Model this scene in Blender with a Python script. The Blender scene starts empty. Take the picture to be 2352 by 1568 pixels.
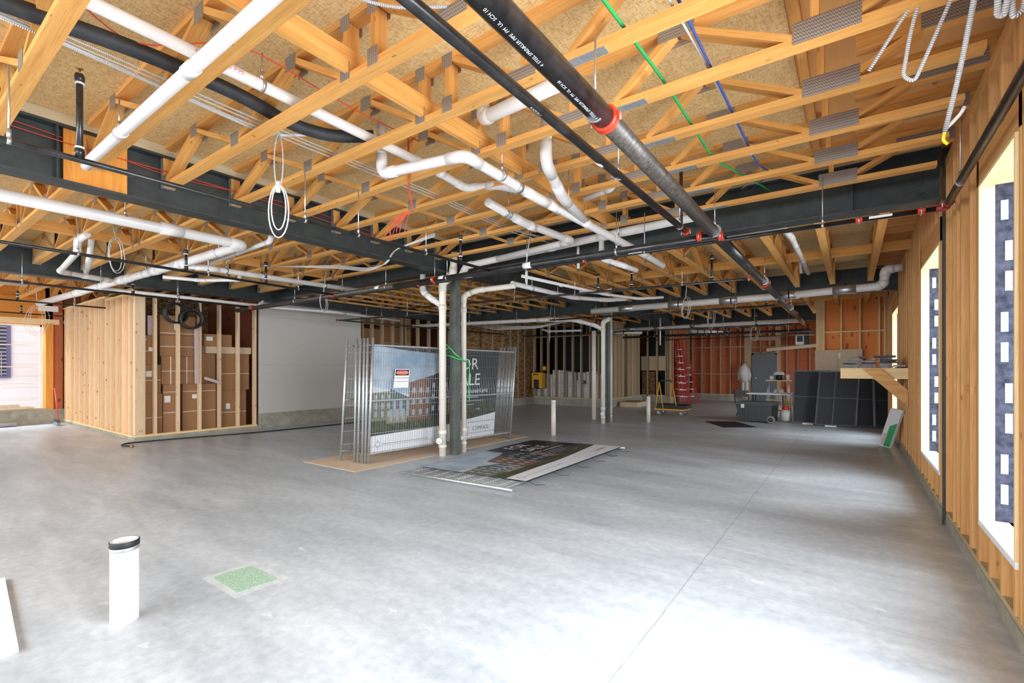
import bpy, math, random
from mathutils import Vector, Matrix
R=math.radians; PI=math.pi
SC=bpy.context.scene; COL=SC.collection
random.seed(7)
# ---------------------------------------------------------------- camera
F=1086.0/2352*36
cd=bpy.data.cameras.new('camera'); cam=bpy.data.objects.new('camera',cd); COL.objects.link(cam)
cd.sensor_width=36; cd.lens=F; cd.shift_y=61/2352; cd.clip_start=0.02; cd.clip_end=200
TH=math.atan(781/1086.0)
cam.location=(0,0,1.45); cam.rotation_euler=(PI/2,0,TH); SC.camera=cam
# ---------------------------------------------------------------- world and light
W=bpy.data.worlds.new('overcast_sky'); SC.world=W; W.use_nodes=True
bg=W.node_tree.nodes['Background']; bg.inputs[0].default_value=(0.86,0.93,1.0,1); bg.inputs[1].default_value=2.6
def daylight_lamp(x,y,z,rx,rz,sx,sy,power):
    l=bpy.data.lights.new('daylight','AREA'); l.shape='RECTANGLE'; l.size=sx; l.size_y=sy; l.energy=power; l.color=(0.84,0.92,1.0)
    o=bpy.data.objects.new('daylight',l); COL.objects.link(o); o.location=(x,y,z); o.rotation_euler=(rx,0,rz)
    return o
# daylight of the overcast sky entering through the wall openings (lamps stand outside the windows, one more added at the open front, facing in)
daylight_lamp(2.0,4.0,1.9,R(66),R(90),1.6,2.8,120)
daylight_lamp(2.0,7.0,1.9,R(70),R(90),2.2,2.8,180)
daylight_lamp(2.0,12.15,1.9,R(70),R(90),2.2,2.8,150)
daylight_lamp(1.6,1.6,1.8,R(68),R(90),2.4,2.4,420)
daylight_lamp(2.0,18.6,1.9,R(70),R(90),2.6,2.8,170)
daylight_lamp(-18.6,0.9,3.75,R(46),R(-90),4.4,1.6,480)
daylight_lamp(-5.5,-3.9,2.6,R(54),R(0),15.0,1.8,740)  # added lamp at the unseen open front, tilted down to brighten the near floor
SC.view_settings.view_transform='Standard'; SC.view_settings.look='None'
SC.view_settings.exposure=0.16; SC.view_settings.gamma=1.0; SC.view_settings.use_curve_mapping=False
SC.cycles.max_bounces=8; SC.cycles.diffuse_bounces=5; SC.cycles.glossy_bounces=3; SC.cycles.transmission_bounces=4
SC.cycles.use_denoising=True; SC.cycles.sample_clamp_indirect=6.0
# ---------------------------------------------------------------- materials
def mat(name,col=(.8,.8,.8),rough=.6,metal=0.0,spec=.5):
    m=bpy.data.materials.new(name); m.use_nodes=True; b=m.node_tree.nodes['Principled BSDF']
    b.inputs['Base Color'].default_value=(*col,1); b.inputs['Roughness'].default_value=rough
    b.inputs['Metallic'].default_value=metal; b.inputs['Specular IOR Level'].default_value=spec
    return m
class NT:
    def __init__(s,m): s.t=m.node_tree; s.n=s.t.nodes; s.b=s.n['Principled BSDF']
    def new(s,k,**kw):
        x=s.n.new(k)
        for a,v in kw.items(): setattr(x,a,v)
        return x
    def link(s,a,b): s.t.links.new(a,b)
    def coord(s,which,scale,rot=(0,0,0),rand=False):
        tc=s.new('ShaderNodeTexCoord'); mp=s.new('ShaderNodeMapping'); mp.inputs['Scale'].default_value=scale; mp.inputs['Rotation'].default_value=rot
        s.link(tc.outputs[which],mp.inputs['Vector'])
        if rand:
            oi=s.new('ShaderNodeObjectInfo'); ml=s.new('ShaderNodeMath',operation='MULTIPLY'); ml.inputs[1].default_value=37.0
            s.link(oi.outputs['Random'],ml.inputs[0]); cb=s.new('ShaderNodeCombineXYZ')
            for i in range(3): s.link(ml.outputs[0],cb.inputs[i])
            s.link(cb.outputs[0],mp.inputs['Location'])
        return mp.outputs[0]
    def noise(s,v,scale=1,detail=3,rough=.55):
        x=s.new('ShaderNodeTexNoise'); x.inputs['Scale'].default_value=scale; x.inputs['Detail'].default_value=detail; x.inputs['Roughness'].default_value=rough
        s.link(v,x.inputs['Vector']); return x.outputs['Fac']
    def ramp(s,f,stops):
        x=s.new('ShaderNodeValToRGB'); e=x.color_ramp.elements
        e[0].position=stops[0][0]; e[0].color=(*stops[0][1],1); e[1].position=stops[-1][0]; e[1].color=(*stops[-1][1],1)
        for p,c in stops[1:-1]: q=e.new(p); q.color=(*c,1)
        s.link(f,x.inputs['Fac']); return x.outputs['Color']
    def mix(s,f,a,b,mode='MIX'):
        x=s.new('ShaderNodeMix',data_type='RGBA',blend_type=mode)
        if isinstance(f,float): x.inputs[0].default_value=f
        else: s.link(f,x.inputs[0])
        for i,v in ((6,a),(7,b)):
            if isinstance(v,tuple): x.inputs[i].default_value=(*v,1)
            else: s.link(v,x.inputs[i])
        return x.outputs[2]
    def math(s,op,a,b=0.0,c=0.0):
        x=s.new('ShaderNodeMath',operation=op)
        for i,v in enumerate((a,b,c)):
            if isinstance(v,(int,float)): x.inputs[i].default_value=v
            else: s.link(v,x.inputs[i])
        return x.outputs[0]
    def bump(s,f,st=.2,d=.01):
        x=s.new('ShaderNodeBump'); x.inputs['Strength'].default_value=st; x.inputs['Distance'].default_value=d
        s.link(f,x.inputs['Height']); s.link(x.outputs[0],s.b.inputs['Normal'])
def wood(name,c1,c2,knot,kn=.16,vary=.25,rough=.6):
    m=mat(name,c1,rough,spec=.25); t=NT(m)
    v=t.coord('UV',(1.3,26,1),rand=True); g=t.noise(v,1.0,4,.6)
    col=t.ramp(g,[(.3,c2),(.5,tuple((a+b)/2 for a,b in zip(c1,c2))),(.68,c1)])
    big=t.noise(t.coord('UV',(.8,3,1),rand=True),1,2)
    col=t.mix(t.math('MULTIPLY',big,.3),col,c2)
    fine=t.noise(t.coord('UV',(3,150,1),rand=True),1,2); dk=tuple(x*.62 for x in c2)
    col=t.mix(t.math('MULTIPLY',t.math('GREATER_THAN',fine,.57),.30),col,dk)
    vo=t.new('ShaderNodeTexVoronoi'); vo.inputs['Scale'].default_value=1; t.link(t.coord('UV',(6.5,20,1),rand=True),vo.inputs['Vector'])
    k=t.math('SMOOTHSTEP' if False else 'LESS_THAN',vo.outputs['Distance'],kn)
    sep=t.new('ShaderNodeSeparateColor'); t.link(vo.outputs['Color'],sep.inputs[0])
    k=t.math('MULTIPLY',k,t.math('GREATER_THAN',sep.outputs[0],.80))
    col=t.mix(t.math('MULTIPLY',k,.75),col,knot)
    oi=t.new('ShaderNodeObjectInfo'); hs=t.new('ShaderNodeHueSaturation'); t.link(col,hs.inputs['Color'])
    t.link(t.math('MULTIPLY_ADD',oi.outputs['Random'],vary,1-vary/2),hs.inputs['Value'])
    t.link(hs.outputs[0],t.b.inputs['Base Color']); t.bump(g,.15,.004)
    return m
def flakes(name,cs,sc=1.0,contrast=1.0):
    m=mat(name,cs[1],.7,spec=.2); t=NT(m); outs=[]
    for rot,s in ((R(20),(9,38,20)),(R(-50),(34,9,24))):
        vo=t.new('ShaderNodeTexVoronoi'); vo.inputs['Scale'].default_value=sc; t.link(t.coord('Object',s,(0,0,rot)),vo.inputs['Vector'])
        sep=t.new('ShaderNodeSeparateColor'); t.link(vo.outputs['Color'],sep.inputs[0]); outs.append(sep.outputs[0])
    f=t.math('ADD',t.math('MULTIPLY',outs[0],.5),t.math('MULTIPLY',outs[1],.5))
    n=t.noise(t.coord('Object',(1.5,1.5,1.5)),1,2)
    f=t.math('ADD',f,t.math('MULTIPLY_ADD',n,.3,-.15))
    t.link(t.ramp(f,[(.12,cs[0]),(.4,cs[1]),(.8,cs[2])]),t.b.inputs['Base Color']); t.bump(f,.2,.003)
    return m
def plywood(name,c1,c2,knot,knots=True):
    m=mat(name,c1,.7,spec=.2); t=NT(m)
    g=t.noise(t.coord('UV',(2.0,14,1)),1,4,.6); g2=t.noise(t.coord('UV',(.7,.7,1)),1,2)
    col=t.mix(g2,t.ramp(g,[(.3,c2),(.7,c1)]),c1)
    vo=t.new('ShaderNodeTexVoronoi'); vo.inputs['Scale'].default_value=1; t.link(t.coord('UV',(3.0,7,1)),vo.inputs['Vector'])
    sep=t.new('ShaderNodeSeparateColor'); t.link(vo.outputs['Color'],sep.inputs[0])
    k=t.math('MULTIPLY',t.math('LESS_THAN',vo.outputs['Distance'],.2),t.math('GREATER_THAN',sep.outputs[0],.55))
    col=t.mix(t.math('MULTIPLY',k,.7),col,knot)
    t.link(col,t.b.inputs['Base Color']); return m
def speck(name,c1,c2,scale=8,rough=.6,metal=0,detail=5,bump=0,lo=.35,hi=.65,which='Object'):
    m=mat(name,c1,rough,metal); t=NT(m); n=t.noise(t.coord(which,(1,1,1)),scale,detail,.65)
    t.link(t.ramp(n,[(lo,c1),(hi,c2)]),t.b.inputs['Base Color'])
    if bump: t.bump(n,bump,.01)
    return m
M={}
M['truss']=wood('truss_lumber',(.82,.44,.130),(.66,.30,.075),(.33,.12,.03),.13,.22)
M['stud']=wood('stud_lumber',(.84,.63,.41),(.76,.52,.31),(.30,.13,.05),.21,.24)
M['stud_warm']=wood('warm_stud_lumber',(.76,.42,.165),(.60,.29,.095),(.30,.12,.04),.13,.2)
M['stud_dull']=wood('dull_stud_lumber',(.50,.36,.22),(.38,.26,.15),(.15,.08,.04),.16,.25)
M['pine']=wood('pale_pine',(.90,.70,.40),(.82,.55,.26),(.55,.22,.06),.12,.12)
M['plate']=wood('sill_plate_lumber',(.62,.52,.34),(.45,.36,.22),(.25,.16,.08),.12,.2)
M['glulam']=wood('orange_glulam',(.80,.36,.07),(.66,.25,.04),(.35,.10,.02),.12,.15)
M['osb']=flakes('osb_deck',((.53,.33,.13),(.68,.45,.195),(.78,.56,.28)),4.0)
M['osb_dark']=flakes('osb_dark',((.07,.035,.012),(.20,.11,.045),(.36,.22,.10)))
M['ply']=plywood('plywood_deck',(.72,.38,.14),(.60,.28,.09),(.32,.10,.03))
M['ply_red']=plywood('red_plywood',(.50,.145,.06),(.38,.09,.04),(.12,.025,.01))
M['ply_orange']=plywood('orange_plywood',(.86,.30,.085),(.68,.19,.05),(.22,.05,.02))
M['ply_brown']=plywood('brown_plywood',(.36,.13,.07),(.28,.09,.05),(.15,.04,.02))
M['tan']=speck('tan_panel',(.62,.47,.30),(.70,.54,.36),30,.8)
M['steel']=speck('charcoal_steel',(.032,.040,.040),(.055,.066,.064),5,.5,.3)
M['steel_green']=speck('grey_green_steel',(.085,.095,.085),(.13,.14,.125),6,.45,.2)
M['galv']=speck('galvanized',(.42,.43,.43),(.60,.61,.61),40,.42,.7)
M['zinc']=mat('zinc_rod',(.55,.56,.57),.35,.85)
m=M['nail']=mat('nail_plate',(.36,.33,.30),.5,.55); t=NT(m)
tc=t.new('ShaderNodeTexCoord'); sp=t.new('ShaderNodeSeparateXYZ'); t.link(tc.outputs['UV'],sp.inputs[0])
su=t.math('SINE',t.math('MULTIPLY',sp.outputs[0],480)); sv=t.math('SINE',t.math('ADD',t.math('MULTIPLY',sp.outputs[1],330),t.math('MULTIPLY',su,.9)))
f=t.math('GREATER_THAN',t.math('MULTIPLY',su,sv),.25)
t.link(t.mix(f,(.40,.36,.32),(.16,.13,.11)),t.b.inputs['Base Color']); t.bump(f,.4,.002)
M['pvc']=speck('white_pvc',(.68,.64,.61),(.75,.72,.69),3,.35)
M['pvc_cream']=speck('cream_pvc',(.74,.66,.55),(.80,.74,.65),3,.4)
M['pvc_grey']=mat('grey_pvc',(.42,.44,.46),.45)
M['pvc_int']=mat('pipe_inside',(.55,.50,.45),.7)
M['black_pipe']=speck('black_steel_pipe',(.010,.010,.011),(.035,.034,.034),9,.28,.15)
M['dusty_pipe']=speck('dusty_steel_pipe',(.030,.026,.023),(.11,.09,.075),34,.42,.2)
M['red']=mat('red_coupling',(.62,.045,.015),.4)
M['red_dark']=mat('dark_red_coupling',(.30,.02,.015),.45)
M['rubber']=mat('black_rubber',(.012,.012,.013),.55)
M['insul']=speck('black_insulation',(.014,.015,.017),(.035,.037,.042),7,.6,bump=.3)
M['white']=mat('white_paint',(.82,.82,.80),.5)
M['paper']=mat('white_label',(.80,.79,.76),.7)
M['print']=mat('printing_white',(.75,.75,.75),.6)
M['ink']=mat('black_ink',(.02,.02,.025),.6)
M['grey_print']=mat('grey_ink',(.35,.35,.37),.6)
M['green']=mat('green_cable',(.02,.36,.09),.45)
M['strap']=mat('green_strap',(.05,.62,.12),.6)
M['blue']=mat('blue_cable',(.04,.08,.30),.4)
M['redwire']=mat('red_wire',(.62,.05,.02),.5)
M['yellow']=mat('yellow_tape',(.85,.62,.03),.5)
m=M['bx']=mat('armoured_cable',(.68,.67,.66),.4,.05); t=NT(m)
tc=t.new('ShaderNodeTexCoord'); sp=t.new('ShaderNodeSeparateXYZ'); t.link(tc.outputs['UV'],sp.inputs[0])
s_=t.math('SINE',t.math('MULTIPLY',sp.outputs[0],700)); t.bump(s_,.9,.004); t.link(t.mix(t.math('MULTIPLY_ADD',s_,.5,.5),(.52,.50,.49),(.88,.87,.86)),t.b.inputs['Base Color'])
M['cable_white']=mat('white_cable',(.58,.56,.53),.45)
M['card']=plywood('cardboard',(.36,.19,.09),(.32,.165,.075),(.32,.165,.075))
M['card_light']=speck('light_cardboard',(.62,.46,.32),(.68,.52,.37),12,.8)
M['boxwhite']=speck('white_carton',(.58,.55,.51),(.68,.65,.61),6,.75)
M['gyp']=speck('tan_board',(.50,.46,.41),(.62,.58,.53),55,.85,lo=.4,hi=.6)
M['curb']=speck('curb_concrete',(.27,.25,.19),(.40,.37,.30),5,.85,bump=.2)
M['membrane']=speck('black_membrane',(.020,.022,.034),(.060,.064,.090),18,.85,bump=.35)
M['membrane'].node_tree.nodes['Principled BSDF'].inputs['Specular IOR Level'].default_value=.12
M['membrane_label']=mat('membrane_label',(.28,.29,.34),.5)
M['block']=speck('exterior_block',(.50,.48,.50),(.66,.64,.66),60,.9,lo=.4,hi=.6)
M['louvre']=mat('grey_louvre',(.26,.27,.32),.5,.2)
M['louvre_dark']=mat('louvre_shadow',(.03,.03,.06),.7)
M['blue_trim']=mat('blue_trim',(.085,.085,.20),.5)
M['screen']=speck('black_screen',(.012,.013,.016),(.022,.024,.028),30,.6)
M['screen_frame']=mat('grey_screen_frame',(.085,.09,.10),.45,.3)
M['slate']=speck('grey_slab',(.16,.15,.145),(.36,.34,.32),14,.8)
M['slate_dark']=speck('dark_slab',(.045,.045,.05),(.11,.11,.115),14,.8)
M['door']=mat('grey_door_paint',(.115,.12,.135),.5)
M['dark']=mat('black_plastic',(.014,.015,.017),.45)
M['dark_grey']=mat('dark_grey_plastic',(.045,.048,.052),.5)
M['dewalt']=mat('yellow_plastic',(.72,.38,.02),.5)
M['ladder_red']=mat('red_fibreglass',(.50,.02,.02),.45)
M['cart_orange']=mat('orange_frame',(.80,.36,.03),.45)
M['wheel']=speck('grey_wheel',(.16,.14,.13),(.26,.24,.22),20,.7)
M['pinkwood']=mat('pale_pink_strip',(.55,.42,.42),.6)
M['poly']=mat('translucent_plastic_sheet',(.62,.60,.57),.45)
M['drain_green']=speck('green_drain_cover',(.17,.36,.23),(.50,.60,.50),90,.6)
M['grout']=speck('pale_grout',(.42,.45,.46),(.56,.58,.58),9,.8)
M['bronze']=mat('bronze',(.45,.26,.10),.35,.9)
M['outside']=mat('outside_paving',(.55,.54,.52),.9)
# concrete slab
m=M['floor']=mat('polished_slab',(.5,.52,.55),.5,spec=.45); t=NT(m)
ob=t.coord('Object',(1,1,1)); n1=t.noise(t.coord('Object',(.5,1.6,1),(0,0,R(25))),1.0,5,.6); n2=t.noise(ob,14,6,.7); n3=t.noise(t.coord('Object',(1.2,5,1),(0,0,R(35))),1,3)
f=t.math('ADD',t.math('MULTIPLY',n1,.40),t.math('ADD',t.math('MULTIPLY',n2,.36),t.math('MULTIPLY',n3,.24)))
col=t.ramp(f,[(.36,(.30,.33,.36)),(.5,(.43,.46,.49)),(.64,(.58,.61,.635))])
vo=t.new('ShaderNodeTexVoronoi'); vo.inputs['Scale'].default_value=2.6; t.link(t.coord('Object',(1,1.6,1)),vo.inputs['Vector'])
sp=t.new('ShaderNodeSeparateColor'); t.link(vo.outputs['Color'],sp.inputs[0])
scuff=t.math('MULTIPLY',t.math('MULTIPLY',t.math('LESS_THAN',t.math('ADD',vo.outputs['Distance'],t.math('MULTIPLY',t.noise(t.coord('Object',(30,30,1)),1,3),.35)),.27),t.math('GREATER_THAN',sp.outputs[1],.62)),n2)
col=t.mix(t.math('MULTIPLY',scuff,.8),col,(.72,.73,.74))
sx=t.new('ShaderNodeSeparateXYZ'); t.link(ob,sx.inputs[0])
wob=t.math('MULTIPLY_ADD',t.noise(t.coord('Object',(3,3,1)),1,2),.02,-.01)
def joint(axis,pos,w=.004):
    return t.math('LESS_THAN',t.math('ABSOLUTE',t.math('ADD',t.math('SUBTRACT',sx.outputs[axis],pos),wob)),w)
j=t.math('MAXIMUM',joint(0,-.91),joint(1,3.36,.002))
col=t.mix(t.math('MULTIPLY',j,.5),col,(.16,.17,.19))
j2=t.math('MAXIMUM',joint(0,-4.4,.003),t.math('MAXIMUM',joint(1,9.0),joint(0,-9,.003)))
col=t.mix(t.math('MULTIPLY',j2,.45),col,(.66,.67,.69))
t.link(col,t.b.inputs['Base Color'])
t.link(t.math('MULTIPLY_ADD',n1,.30,.22),t.b.inputs['Roughness']); t.bump(n2,.05,.004)
# ---------------------------------------------------------------- mesh builder
class MB:
    def __init__(s): s.v=[]; s.f=[]; s.uv=[]; s.sm=[]
    def face(s,idx,uvs,smooth=False): s.f.append(tuple(idx)); s.uv.append(uvs); s.sm.append(smooth)
    def board(s,p0,p1,w,h,up=(0,0,1),ends=True):
        """bar from p0 to p1, w across, h along 'up'"""
        p0=Vector(p0); p1=Vector(p1); d=(p1-p0); L=d.length
        if L<1e-6: return s
        d/=L; up=Vector(up); sd=d.cross(up)
        if sd.length<1e-4: up=Vector((1,0,0)) if abs(d.x)<.9 else Vector((0,1,0)); sd=d.cross(up)
        sd.normalize(); up=sd.cross(d).normalized(); b=len(s.v); u0=random.uniform(0,20); v0=random.uniform(0,5)
        for q in (p0,p1):
            for a,c in ((-1,-1),(1,-1),(1,1),(-1,1)): s.v.append(q+sd*(a*w/2)+up*(c*h/2))
        e=[(0,1,w),(1,2,h),(2,3,w),(3,0,h)]; vv=v0
        for i,j,ww in e:
            s.face((b+i,b+j,b+4+j,b+4+i),[(u0,vv),(u0,vv+ww),(u0+L,vv+ww),(u0+L,vv)]); vv+=ww
        s.face((b+3,b+2,b+1,b),[(u0,v0),(u0+.02,v0),(u0+.02,v0+w),(u0,v0+w)]); s.face((b+4,b+5,b+6,b+7),[(u0,v0),(u0+.02,v0),(u0+.02,v0+w),(u0,v0+w)])
        return s
    def box(s,a,c):
        a,c=[min(x,y) for x,y in zip(a,c)],[max(x,y) for x,y in zip(a,c)]
        d=[c[i]-a[i] for i in range(3)]; k=d.index(max(d)); m=[(a[i]+c[i])/2 for i in range(3)]
        p=list(m); q=list(m); p[k]=a[k]; q[k]=c[k]
        if k==2: return s.board(p,q,d[0],d[1],(0,1,0))
        return s.board(p,q,d[1-k],d[2],(0,0,1))
    def ring_sweep(s,pts,rad,seg,cap=True,smooth=True):
        pts=[Vector(p) for p in pts]; n=len(pts); b=len(s.v); t0=(pts[1]-pts[0]).normalized()
        ref=Vector((0,0,1)) if abs(t0.z)<.9 else Vector((1,0,0)); nx=t0.cross(ref).normalized(); L=0; Ls=[]
        for i,p in enumerate(pts):
            if i: L+=(p-pts[i-1]).length
            Ls.append(L)
            ta=(pts[min(i+1,n-1)]-pts[max(i-1,0)])
            if ta.length<1e-9: ta=t0.copy()
            ta.normalize(); nx=(nx-ta*nx.dot(ta)); nx.normalize(); ny=ta.cross(nx); r=rad[i] if isinstance(rad,(list,tuple)) else rad
            for k in range(seg):
                a=2*PI*k/seg; s.v.append(p+nx*(math.cos(a)*r)+ny*(math.sin(a)*r))
        for i in range(n-1):
            for k in range(seg):
                k2=(k+1)%seg
                s.face((b+i*seg+k,b+i*seg+k2,b+(i+1)*seg+k2,b+(i+1)*seg+k),[(Ls[i],k/seg),(Ls[i],(k+1)/seg),(Ls[i+1],(k+1)/seg),(Ls[i+1],k/seg)],smooth)
        if cap:
            s.face([b+k for k in range(seg)][::-1],[(0,0)]*seg); s.face([b+(n-1)*seg+k for k in range(seg)],[(0,0)]*seg)
        return s
    def cyl(s,p0,p1,r,seg=14,r2=None): return s.ring_sweep([p0,p1],[r,r if r2 is None else r2],seg)
    def lathe(s,c,prof,seg=20,axis='z',cap=True):
        c=Vector(c); b=len(s.v)
        for r,z in prof:
            for k in range(seg):
                a=2*PI*k/seg; q=Vector((r*math.cos(a),r*math.sin(a),z))
                if axis=='x': q=Vector((q.z,q.x,q.y))
                if axis=='y': q=Vector((q.x,q.z,q.y))
                s.v.append(c+q)
        for i in range(len(prof)-1):
            for k in range(seg):
                k2=(k+1)%seg; s.face((b+i*seg+k,b+i*seg+k2,b+(i+1)*seg+k2,b+(i+1)*seg+k),[(0,0)]*4,True)
        if cap: s.face([b+k for k in range(seg)][::-1],[(0,0)]*seg); s.face([b+(len(prof)-1)*seg+k for k in range(seg)],[(0,0)]*seg)
        return s
    def prism(s,poly,off):
        """polygon (3d points) extruded by off"""
        poly=[Vector(p) for p in poly]; off=Vector(off); b=len(s.v); n=len(poly); s.v+=poly+[p+off for p in poly]
        o=poly[0]; ax=(poly[1]-o).normalized(); no=off.normalized(); ay=no.cross(ax); uv=[((p-o).dot(ax),(p-o).dot(ay)) for p in poly]
        s.face(range(b,b+n),uv); s.face([b+n+i for i in range(n)][::-1],uv[::-1])
        for i in range(n):
            j=(i+1)%n; s.face((b+i,b+n+i,b+n+j,b+j),[uv[i],uv[i],uv[j],uv[j]])
        return s
    def build(s,name,m,parent=None,local=False):
        me=bpy.data.meshes.new(name); off=Vector((0,0,0))
        if parent is not None and not local:
            p=parent
            while p is not None: off+=p.location; p=p.parent
        me.from_pydata([tuple(Vector(v)-off) for v in s.v],[],s.f)
        ul=me.uv_layers.new(name='UVMap'); i=0
        for uvs in s.uv:
            for q in uvs: ul.data[i].uv=q; i+=1
        me.polygons.foreach_set('use_smooth',s.sm); me.materials.append(M[m] if isinstance(m,str) else m); me.update()
        o=bpy.data.objects.new(name,me); COL.objects.link(o)
        if parent is not None: o.parent=parent
        return o
def tag(o,label=None,cat=None,group=None,kind=None):
    if label: o['label']=label
    if cat: o['category']=cat
    if group: o['group']=group
    if kind: o['kind']=kind
    return o
def thing(name,label,cat,loc=(0,0,0),rz=0,group=None):
    o=bpy.data.objects.new(name,None); o.empty_display_size=.1; COL.objects.link(o); o.location=loc; o.rotation_euler=(0,0,rz); return tag(o,label,cat,group)
def struct(name,mb,m,parent=None,label=None):
    o=mb.build(name,m,parent)
    if parent is None: o['kind']='structure'
    if label: o['label']=label
    return o
def children(o): return [c for c in bpy.data.objects if c.parent==o]
def dup(root,loc,rz=0,label=None,group=None,tree=None):
    r=root.copy(); COL.objects.link(r); r.location=loc; r.rotation_euler=(0,0,rz)
    if label: r['label']=label
    if group: r['group']=group
    for ch,gs in tree:
        c=ch.copy(); COL.objects.link(c); c.parent=r
        for g in gs:
            d=g.copy(); COL.objects.link(d); d.parent=c
    return r
def tree_of(root): return [(c,children(c)) for c in children(root)]
ORD=['first','second','third','fourth','fifth','sixth','seventh','eighth','ninth','tenth','eleventh','twelfth','thirteenth','fourteenth','fifteenth','sixteenth','seventeenth','eighteenth','nineteenth','twentieth','twenty-first','twenty-second','twenty-third','twenty-fourth']
# lettering as thin mesh; fn maps (u,v) on the text plane to a 3d point
def letters(s,size,fn,name,m,parent=None,align='LEFT',bold=0.0):
    cu=bpy.data.curves.new('lettering','FONT'); cu.body=s; cu.size=size; cu.align_x=align; cu.resolution_u=2; cu.offset=bold
    o=bpy.data.objects.new('lettering',cu); me=bpy.data.meshes.new_from_object(o); bpy.data.objects.remove(o); bpy.data.curves.remove(cu)
    off=Vector((0,0,0)); p=parent
    while p is not None: off+=p.location; p=p.parent
    for v in me.vertices: v.co=Vector(fn(v.co.x,v.co.y))-off
    me.materials.clear(); me.materials.append(M[m]); me.name=name
    ob=bpy.data.objects.new(name,me); COL.objects.link(ob); ob.parent=parent; return ob
def fillet(pts,rb,n=6):
    pts=[Vector(p) for p in pts]; out=[pts[0]]
    for i in range(1,len(pts)-1):
        a,b,c=pts[i-1],pts[i],pts[i+1]; d1=(a-b); d2=(c-b); r=min(rb,d1.length*.45,d2.length*.45); p=b+d1.normalized()*r; q=b+d2.normalized()*r
        for k in range(n+1):
            u=k/n; out.append((1-u)**2*p+2*u*(1-u)*b+u*u*q)
    out.append(pts[-1]); return out
def pipe(name,label,cat,pts,r,m='pvc',bend=None,fit=True,hang=(),group=None,seg=16,top=3.5,hubs=(),clampm='zinc',fitting='elbow'):
    """a run of pipe: children pipe_run, elbow (one per bend), coupling, hanger (rod and ring)"""
    o=thing(name,label,cat,pts[0],0,group); bend=bend or r*2.2
    MB().ring_sweep(fillet(pts,bend),r,seg).build('pipe_run',m,o)
    P=[Vector(p) for p in pts]
    if fit:
        for i in range(1,len(P)-1):
            a,b,c=P[i-1],P[i],P[i+1]; e=min(bend*1.5,(a-b).length*.49,(c-b).length*.49)
            q=fillet([b+(a-b).normalized()*e,b,b+(c-b).normalized()*e],bend)
            MB().ring_sweep(q,r*1.13,seg).build(fitting,m,o)
    for h in hubs:
        p=Vector(h[0]); d=Vector(h[1]).normalized(); l=h[2] if len(h)>2 else .12; mm=h[3] if len(h)>3 else m
        MB().cyl(p-d*l/2,p+d*l/2,r*1.15,seg).build('coupling',mm,o)
    for h in hang:
        hx,hy,hz=h[:3]; tp=h[3] if len(h)>3 else top; dr=Vector(h[4]) if len(h)>4 else Vector((0,1,0))
        mb=MB().cyl((hx,hy,hz+r),(hx,hy,tp),.005,6); a=dr.normalized()*.012
        mb.cyl(Vector((hx,hy,hz))-a,Vector((hx,hy,hz))+a,r*1.10,seg)
        mb.cyl((hx,hy,hz+r*1.05),(hx,hy,hz+r*1.05+.05),.011,8)
        mb.build('hanger',clampm,o)
    return o
X_W=.70  # inner face of the right wall
DECK=3.57
# ---------------------------------------------------------------- floor, ceiling, outside
struct('floor',MB().box((-17.45,-6,-.2),(1.2,26,0)),'floor')
struct('ceiling',MB().box((-17.5,-4.5,DECK),(-.32,5.9,DECK+.03)),'osb')
struct('ceiling',MB().box((-.318,-4.5,DECK),(.95,5.9,DECK+.03)),'ply',label='plywood roof deck beside the right wall')
struct('ceiling',MB().box((-17.5,5.902,DECK),(.35,25,DECK+.03)),'osb')
struct('ceiling',MB().box((.352,5.902,DECK),(.95,25,DECK+.03)),'ply_orange',label='red plywood roof deck beside the right wall')
tag(MB().box((1.25,-14,-.5),(14,30,-.25)).build('paved_ground','outside'),kind='structure')
tag(MB().box((-25,-12,-.5),(-17.5,30,-.25)).build('paved_ground','outside'),kind='structure')
tag(MB().box((-25,-22,-.5),(14,-6.05,-.25)).build('paved_ground','outside'),kind='structure')
# ---------------------------------------------------------------- right wall
def stud_run(parent,axis,const,a,b,z0,z1,sp=.406,th=.038,dp=.14,side=1,m='stud_warm',skip=(),start=None,name='stud'):
    """studs along axis ('x' or 'y'); inner face at const, going to const+side*dp; skip = list of (lo,hi)"""
    p=a+th/2 if start is None else start; n=0
    while p<=b-th/2+1e-6:
        if not any(lo<p<hi for lo,hi in skip):
            lo,hi=(const,const+side*dp) if side>0 else (const+side*dp,const)
            if axis=='y': MB().box((lo,p-th/2,z0),(hi,p+th/2,z1)).build(name,m,parent)
            else: MB().box((p-th/2,lo,z0),(p+th/2,hi,z1)).build(name,m,parent)
            n+=1
        p+=sp
WIN=[(.5,2.7,.43,2.69),(3.56,4.45,.43,2.69),(6.25,7.75,.43,2.69),(11.4,12.9,.36,2.62),(17.4,19.8,.36,2.62)]
YF=22.6
# sheathing with openings, as the wall's own mesh
mb=MB(); ys=[-3.5]
for w in WIN: ys+=[w[0],w[1]]
ys.append(YF+.3)
for i in range(0,len(ys),2): mb.box((X_W+.14,ys[i],.10),(X_W+.16,ys[i+1],DECK))
for w in WIN:
    mb.box((X_W+.14,w[0],.10),(X_W+.16,w[1],w[2])); mb.box((X_W+.14,w[0],w[3]),(X_W+.16,w[1],DECK))
wr=struct('wall_right',mb,'ply_brown')
MB().box((X_W,-3.5,0),(1.0,YF+.3,.10)).build('concrete_curb','curb',wr)
MB().box((X_W+.005,-3.5,.10),(X_W+.145,YF,.138)).build('sill_plate','plate',wr)
MB().box((X_W,-3.5,3.30),(X_W+.14,15.4,3.338)).build('top_plate','stud_warm',wr)
MB().box((X_W,-3.5,3.34),(X_W+.14,15.4,3.378)).build('top_plate','stud_warm',wr)
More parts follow.
